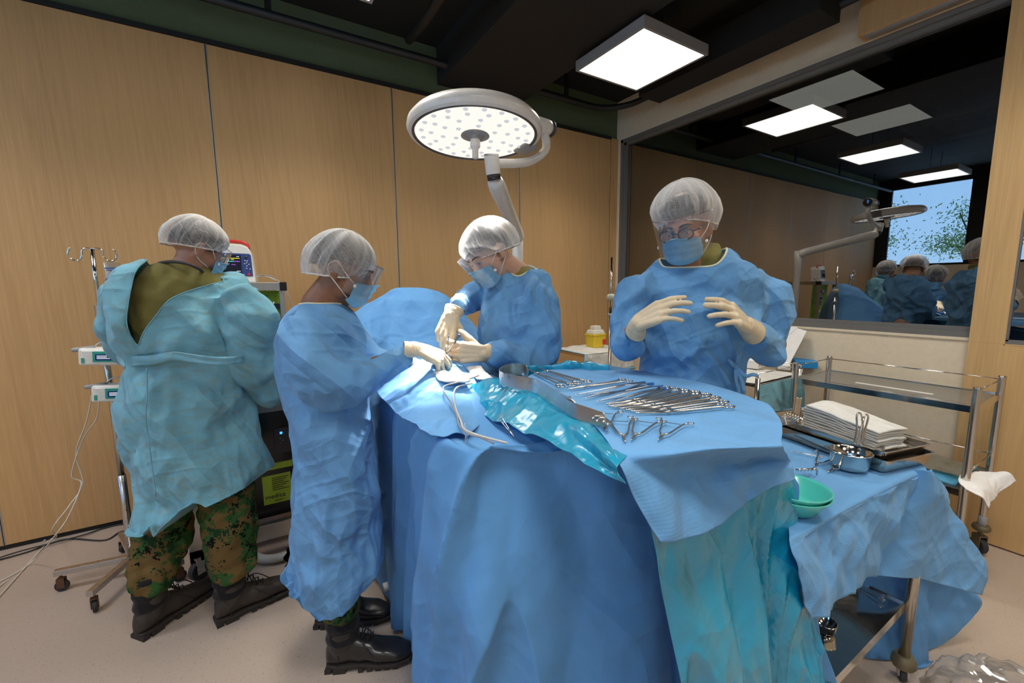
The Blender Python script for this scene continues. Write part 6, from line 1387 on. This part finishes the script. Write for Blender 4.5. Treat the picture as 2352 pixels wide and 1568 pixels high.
# loose instruments in front of the tray
place(tw, (1870, 1072), (1905, 1043), ZT+.005, 'open clamp with finger rings on the trolley cloth, left of the steel bowl', 'clamps on the trolley cloth', False)
place(tw, (1902, 1086), (1958, 1056), ZT+.005, 'open clamp with a red mark on the trolley cloth, touching the steel bowl', 'clamps on the trolley cloth', False)
place(lc, (1815, 1038), (1890, 1052), ZT+.005, 'slim forceps lying on the cloth between tray and basins', None, False)
b = MB(); p0 = PZ(1838, 1082, ZT+.02)
for i in range(5): b.tube(spline([PZ(1832+8*i, 1082, ZT+.008), PZ(1834+8*i, 1078, ZT+.03), PZ(1840+8*i, 1080, ZT+.03)], 8), .0018, 6)
b.tube([PZ(1828, 1078, ZT+.03), PZ(1872, 1076, ZT+.03)], .0028, 6); b.tube(spline([PZ(1866, 1076, ZT+.03), PZ(1876, 1078, ZT+.028), PZ(1876, 1090, ZT+.008)], 8), .0028, 6); b.build('toothed_retractor', M['steel'], label='toothed steel retractor behind the teal basins', cat='retractor')
# on the lower shelf
place(lc, (1972, 1342), (2032, 1372), .295, 'ringed clamp on the lower shelf of the draped trolley, upper of two', 'clamps on the lower shelf', False, lift=.003)
place(lc, (1974, 1345), (2028, 1382), .295, 'ringed clamp with red mark on the lower shelf of the draped trolley', 'clamps on the lower shelf', False, lift=.008)
kb = PZ(1893, 1448, .292); b = MB(); b.lathe([(0, .0), (.022, 0), (.030, .010), (.032, .03), (.034, .034), (.034, .037), (.031, .034), (.028, .012), (0, .005)], c=kb, seg=30); b.build('metal_cup', M['steel_bright'], label='small shiny metal cup on the lower shelf of the draped trolley', cat='cup')
# ---------------------------------------------------------------- empty steel trolley against the wall
et = thing('steel_trolley', (2.94, .85, 0), 'empty steel trolley with rails and clear trays against the cream wall', 'trolley')
X0, X1, Y0, Y1 = 2.72, 3.155, .485, 1.225
for (x, y, zt_) in ((X0, Y0, .935), (X0, Y1, .935), (X1, Y1, .935), (X1, Y0, .935)):
    b = MB(); b.tube([(x, y, .16), (x, y, zt_)], .0155, 18); b.lathe([(.0155, 0), (.0165, .001), (.014, .008), (0, .009)], c=(x, y, zt_)); l = b.build('post', M['steel'], et, auto=40)
    MB().tube([(x, y, .13), (x, y, .205)], .0175, 16).build('post_sleeve', M['grey_plastic'], l)
    b = MB(); b.lathe([(0, .155), (.030, .155), (.036, .145), (.036, .135), (.028, .125), (0, .125)], c=(x, y, 0)); b.build('castor_collar', M['brass_worn'], l, auto=40); castor(et, x, y, .042, .9, 'brass_worn', top=.13)
for (z, nm) in ((.845, 'upper_shelf'), (.45, 'lower_shelf')):
    s = bx(nm, (X0, Y0, z), (X1, Y1, z+.004), 'acrylic', et)
    b = MB(); b.box((X0-.004, Y0, z-.022), (X0+.002, Y1, z+.008)); b.build('shelf_edge', M['steel_bright'], s, smooth=False)
    b = MB(); b.box((X1-.002, Y0, z-.022), (X1+.004, Y1, z+.008)); b.build('shelf_edge', M['steel_bright'], s, smooth=False)
    b = MB(); b.box((X0, Y0-.004, z-.022), (X1, Y0+.002, z+.008)); b.build('shelf_edge', M['steel_bright'], s, smooth=False)
    b = MB(); b.box((X0, Y1-.002, z-.022), (X1, Y1+.004, z+.008)); b.build('shelf_edge', M['steel_bright'], s, smooth=False)
for (z) in (.925, .54):
    for a, c in (((X1, Y0, z), (X1, Y1, z)), ((X0, Y0, z), (X1, Y0, z)), ((X0, Y1, z), (X1, Y1, z))): MB().tube([a, c], .0032, 8).build('guard_rail', M['steel_bright'], et)
b = MB(); b.box((2.86, .66, .8495), (2.885, .98, .8515)); b.build('tape_strip', M['white_plastic'], et, smooth=False)
# packs of drapes on its lower shelf
def packet(rows, mat, label, seed, th=.012): drape('drape_pack', rows, 30, 40, mat, label, 'pack', seed=seed, big=(.1, .006), mid=(.03, .003), thick=th, grp='wrapped packs on the lower shelf')
packet([[(2.75, .52, 0.462), (2.75, .8, 0.462), (2.75, 1.1, 0.462)], [(2.93, .52, 0.480), (2.93, .8, 0.482), (2.93, 1.1, 0.476)], [(3.12, .52, 0.462), (3.12, .8, 0.466), (3.12, 1.1, 0.462)]], 'paper_blue', 'flat blue wrapped pack lying on the lower trolley shelf', 71)
packet([[(2.600, 0.460, 0.510), (2.643, 0.490, 0.512), (2.751, 0.510, 0.514), (2.845, 0.490, 0.514), (2.888, 0.460, 0.520)], [(2.600, 0.410, 0.495), (2.643, 0.420, 0.500), (2.751, 0.430, 0.502), (2.845, 0.420, 0.510), (2.895, 0.390, 0.540)], [(2.614, 0.390, 0.450), (2.643, 0.395, 0.445), (2.751, 0.400, 0.440), (2.830, 0.395, 0.455), (2.902, 0.360, 0.510)]], 'paper', 'white paper pouch hanging over the end of the lower trolley shelf', 73, .004)
packet([[(2.80, .50, 0.494), (2.80, .7, 0.495)], [(2.92, .50, 0.502), (2.92, .7, 0.502)], [(3.05, .50, 0.496), (3.05, .7, 0.496)]], 'fluid_bag', 'clear plastic pouch with tape on top of the blue pack', 75, .003)
# ---------------------------------------------------------------- side table with boxes (behind the right person)
ZB = .83
bt = thing('side_trolley', (2.75, 1.6, 0), 'steel trolley with a pale cloth holding first aid supplies, behind the right person', 'trolley')
bx('trolley_shelf', (2.50, 1.32, ZB-.03), (3.0, 2.0, ZB-.012), 'steel', bt, .003)
for (x, y) in ((2.50, 1.32), (3.0, 1.32), (2.5, 2.0), (3.0, 2.0)): b = MB(); b.tube([(x, y, .08), (x, y, ZB+.03)], .014, 14); b.build('post', M['steel'], bt); castor(bt, x, y, .028, .3, top=.09)
for a, c in (((2.5, 1.32, ZB+.055), (3.0, 1.32, ZB+.055)), ((3.0, 1.32, ZB+.055), (3.0, 2.0, ZB+.055))): MB().tube([a, c], .003, 8).build('guard_rail', M['steel_bright'], bt)
for x in (2.5, 3.0): MB().tube([(x, 1.32, ZB+.02), (x, 1.32, ZB+.055)], .004, 8).build('rail_post', M['steel_bright'], bt)
drape('underpad', [[(2.49, 1.33, ZB-.006), (2.49, 1.6, ZB-.006), (2.49, 2.0, ZB-.006)], [(2.75, 1.33, ZB-.004), (2.75, 1.6, ZB-.004), (2.75, 2.0, ZB-.004)], [(3.0, 1.33, ZB-.006), (3.0, 1.6, ZB-.006), (3.0, 2.0, ZB-.006)]], 30, 30, 'drape_white', 'white pad with blue border on the side trolley', 'pad', seed=4, big=(.2, .003), mid=(.06, .001))
drape('teal_sheet', [[(2.47, 1.30, ZB-.008), (2.8, 1.30, ZB-.008), (3.02, 1.31, ZB-.008)], [(2.47, 1.29, .66), (2.8, 1.29, .66), (3.03, 1.3, .66)], [(2.47, 1.3, .42), (2.8, 1.3, .42), (3.04, 1.3, .42)]], 40, 50, 'gown_teal', 'teal sheet hanging down the front of the side trolley', 'drape', seed=6, big=(.2, .01), mid=(.07, .003))
def pbox(px, py, z, sx, sy, h, mat, label, rot=0, name='carton', d=0, print_=None):
    c = PZ(px, py, z); Mx = Matrix.Translation((c.x+d, c.y, z))@Matrix.Rotation(rot, 4, 'Z')
    o = MB().box((-sx/2, -sy/2, 0), (sx/2, sy/2, h), Mx).build(name, M[mat], smooth=False, mods=[('bevel', .002)], label=label, cat='box')
    for i, (a, b2, m) in enumerate(print_ or []): MB().box((a[0], -sy/2-.001, a[1]), (b2[0], -sy/2+.001, b2[1]), Mx).build('printed_mark', M[m], o, smooth=False)
    return o
pbox(1728, 842, ZB, .15, .12, .055, 'paper', 'white box with red and blue print on the side trolley, beside the gown', .2, 'first_aid_box', print_=[((-.07, .046), (.07, .053), 'ink_red'), ((-.06, .02), (-.045, .035), 'ink_red'), ((-.02, .015), (.0, .035), 'ink_blue'), ((.02, .018), (.035, .034), 'ink_red'), ((.045, .012), (.06, .028), 'ink_blue')])
pbox(1845, 838, ZB, .26, .13, .045, 'box_blue', 'blue and white glove box lying on the side trolley', .55, 'glove_box', print_=[((-.12, .008), (.02, .040), 'paper')])
pbox(1800, 846, ZB, .11, .07, .03, 'paper', 'small white carton in front of the blue glove box', .5, 'carton')
pbox(1772, 838, ZB, .10, .06, .022, 'fluid_bag', 'clear wrapped dressing pack between the two boxes', .3, 'dressing_pack')
b = MB(); c = PZ(1707, 850, ZB); b.lathe([(0, 0), (.014, 0), (.014, .028), (0, .028)], c=c, seg=20); b.build('tape_roll', M['paper'], label='small white roll of tape next to the printed box', cat='tape')
gc2 = PZ(1838, 812, ZB+.05); gv = MB(); gv.cap(gc2, gc2+Vector((.06, .03, .01)), .010, .006); gv.cap(gc2, gc2+Vector((.05, -.01, .016)), .009, .006); gv.cap(gc2-Vector((.04, 0, 0)), gc2, .009, .010); V, F, E = remesh(gv, .004, 2); build('spare_glove', V, F, M['latex_glove'], label='pale latex glove lying on top of the glove box', cat='glove')
# white document holder propped against the wall behind
V = [PX(1770, 745, 3.30), PX(1832, 751, 3.30), PX(1832, 754, 3.30), PX(1853, 760, 3.30), PX(1812, 838, 3.16), PX(1740, 830, 3.16)]; b = MB(); n_ = len(V)
b.add(V+[v+Vector((.006, 0, 0)) for v in V], [tuple(range(n_)), tuple(range(2*n_-1, n_-1, -1))]+[(i, i+n_, (i+1) % n_+n_, (i+1) % n_) for i in range(n_)]); b.build('paper_folder', M['paper'], smooth=False, label='pale open folder propped against the wall under the window', cat='folder')
# ---------------------------------------------------------------- small table with sharps bin, left of the right person
ZS = .86
lt = thing('small_table', (2.6, 2.75, 0), 'small table covered with a white pad, behind the right surgeon', 'table')
q = [PZ(1322, 795, ZS), PZ(1455, 808, ZS)]
bx('table_top', (2.28, 2.55, ZS-.03), (2.80, 3.0, ZS-.008), 'steel', lt)
for (x, y) in ((2.30, 2.57), (2.78, 2.57), (2.30, 2.98), (2.78, 2.98)): MB().tube([(x, y, 0), (x, y, ZS-.02)], .012, 12).build('leg', M['steel'], lt)
ud = drape('underpad', [[(2.78, 3.0, ZS), (2.5, 3.0, ZS), (2.28, 3.0, ZS)], [(2.80, 2.75, ZS), (2.5, 2.75, ZS+.003), (2.27, 2.75, ZS)], [(2.80, 2.56, ZS), (2.52, 2.56, ZS), (2.27, 2.56, ZS)], [(2.80, 2.53, ZS-.01), (2.52, 2.53, ZS-.01), (2.255, 2.54, ZS-.01)], [(2.80, 2.52, ZS-.15), (2.52, 2.52, ZS-.15), (2.24, 2.53, ZS-.12)]], 50, 60, 'drape_white', 'white quilted pad with blue edges on the small table', 'pad', seed=14, big=(.2, .008), mid=(.06, .003))
b = MB(); b.tube([(2.238, 2.53, ZS-.13), (2.50, 2.515, ZS-.155), (2.80, 2.515, ZS-.16)], .012, 8, flat=.3, up=(0, 1, 0)); b.build('blue_border', M['mask_blue'], ud)
b = MB(); b.tube([(2.26, 2.98, ZS+.004), (2.258, 2.54, ZS+.002), (2.236, 2.528, ZS-.12)], .010, 8, flat=.3); b.build('blue_border', M['mask_blue'], ud)
sc_ = Vector((2.60, 2.80, ZS)); sb_ = thing('sharps_bin', sc_, 'yellow sharps bin with a pale lid on the small table', 'sharps bin')
def frus(x0, y0, x1, y1, z0, z1): return [Vector((sc_.x+sx*(x0 if i == 0 else x1), sc_.y+sy*(y0 if i == 0 else y1), ZS+(z0 if i == 0 else z1))) for i in (0, 1) for sx, sy in ((-1, -1), (1, -1), (1, 1), (-1, 1))]
def fb_(nm, a, mt): MB().add(frus(*a), [(3, 2, 1, 0), (4, 5, 6, 7), (0, 1, 5, 4), (1, 2, 6, 5), (2, 3, 7, 6), (3, 0, 4, 7)]).build(nm, M[mt], sb_, smooth=False, mods=[('bevel', .008, 3)])
fb_('bin_body', (.062, .05, .072, .06, .002, .115), 'yellow_plastic'); fb_('bin_rim', (.075, .063, .075, .063, .112, .122), 'yellow_plastic'); fb_('bin_lid', (.068, .056, .055, .045, .122, .160), 'lid_clear'); fb_('lid_flap', (.042, .035, .036, .03, .158, .195), 'lid_clear')
bx('warning_label', (2.635, 2.738, ZS+.03), (2.668, 2.742, ZS+.075), 'ink_red', sb_)
place(fp, (1375, 801), (1400, 799), ZS+.004, 'small forceps lying beside the sharps bin', None, False, .24)
# thin pole by the window corner
pl = thing('drip_pole', (2.02, 2.06, 0), 'thin pole with a pale knob standing by the window corner', 'pole')
P0 = PH(1405, 600, 2.6); P0 = Vector((P0.x, P0.y, 0))
b = MB(); b.tube([(P0.x, P0.y, .05), (P0.x, P0.y, 1.27)], .0105, 12); b.build('outer_tube', M['steel'], pl)
b = MB(); b.tube([(P0.x, P0.y, 1.2), (P0.x, P0.y, 1.57)], .0065, 12); b.build('inner_tube', M['steel_bright'], pl)
zk = vz = PH(1405, 682, 2.6).z; b = MB(); b.lathe([(0, -.02), (.018, -.018), (.026, -.006), (.026, .006), (.018, .018), (0, .02)], c=(P0.x, P0.y, zk), seg=12); b.build('height_knob', M['cream_trim'], pl)
b = MB(); b.lathe([(0, -.008), (.018, -.008), (.018, .008), (0, .008)], c=(P0.x, P0.y, PH(1407, 722, 2.6).z), seg=12); b.build('clear_collar', M['tube_clear'], pl)
b = MB(); b.box((P0.x-.2, P0.y-.015, .02), (P0.x+.2, P0.y+.015, .05)); b.box((P0.x-.015, P0.y-.2, .02), (P0.x+.015, P0.y+.2, .05)); b.build('pole_base', M['steel_dull'], pl, smooth=False)
# ---------------------------------------------------------------- bags
def bagmesh(c, r, h, mat, label, seed, name='plastic_bag'):
    NU, NV = 40, 70; V = []
    for i in range(NU):
        t = i/(NU-1)
        for j in range(NV):
            a = 2*math.pi*j/NV; k = math.sin(math.pi*(.12+.88*t)*.5+math.pi*.0)
            rr = r*math.cos(t*math.pi/2)**.6+.004; V.append((c[0]+rr*math.cos(a), c[1]+rr*math.sin(a), c[2]+h*math.sin(t*math.pi/2)))
    V = np.array(V); N = V-np.array(c)-np.array([0, 0, h*.2]); N /= np.linalg.norm(N, axis=1)[:, None]
    V = V+N*(crease(V, seed, .12, .03, .15, 4, (1, 1, 1), .8)+crease(V, seed+3, .04, .010, .06, 4))[:, None]; V[:, 2] = np.maximum(V[:, 2], c[2]+.002)
    F = [(i*NV+j, i*NV+(j+1) % NV, (i+1)*NV+(j+1) % NV, (i+1)*NV+j) for i in range(NU-1) for j in range(NV)]
    return build(name, V, F, M[mat], label=label, cat='bag')
bc_ = PZ(2330, 1660, .0); bagmesh((bc_.x, bc_.y, .0), .20, .13, 'plastic_film', 'clear crumpled plastic bag at the bottom right corner of the floor', 3)
bc2 = PZ(1760, 935, .45); bagmesh((2.62, 1.62, .42), .22, .16, 'plastic_film', 'clear crumpled plastic bag on the lower shelf of the side trolley', 7)
bx('shelf_board', (2.50, 1.34, .395), (3.0, 1.98, .415), 'black_gloss', bt)
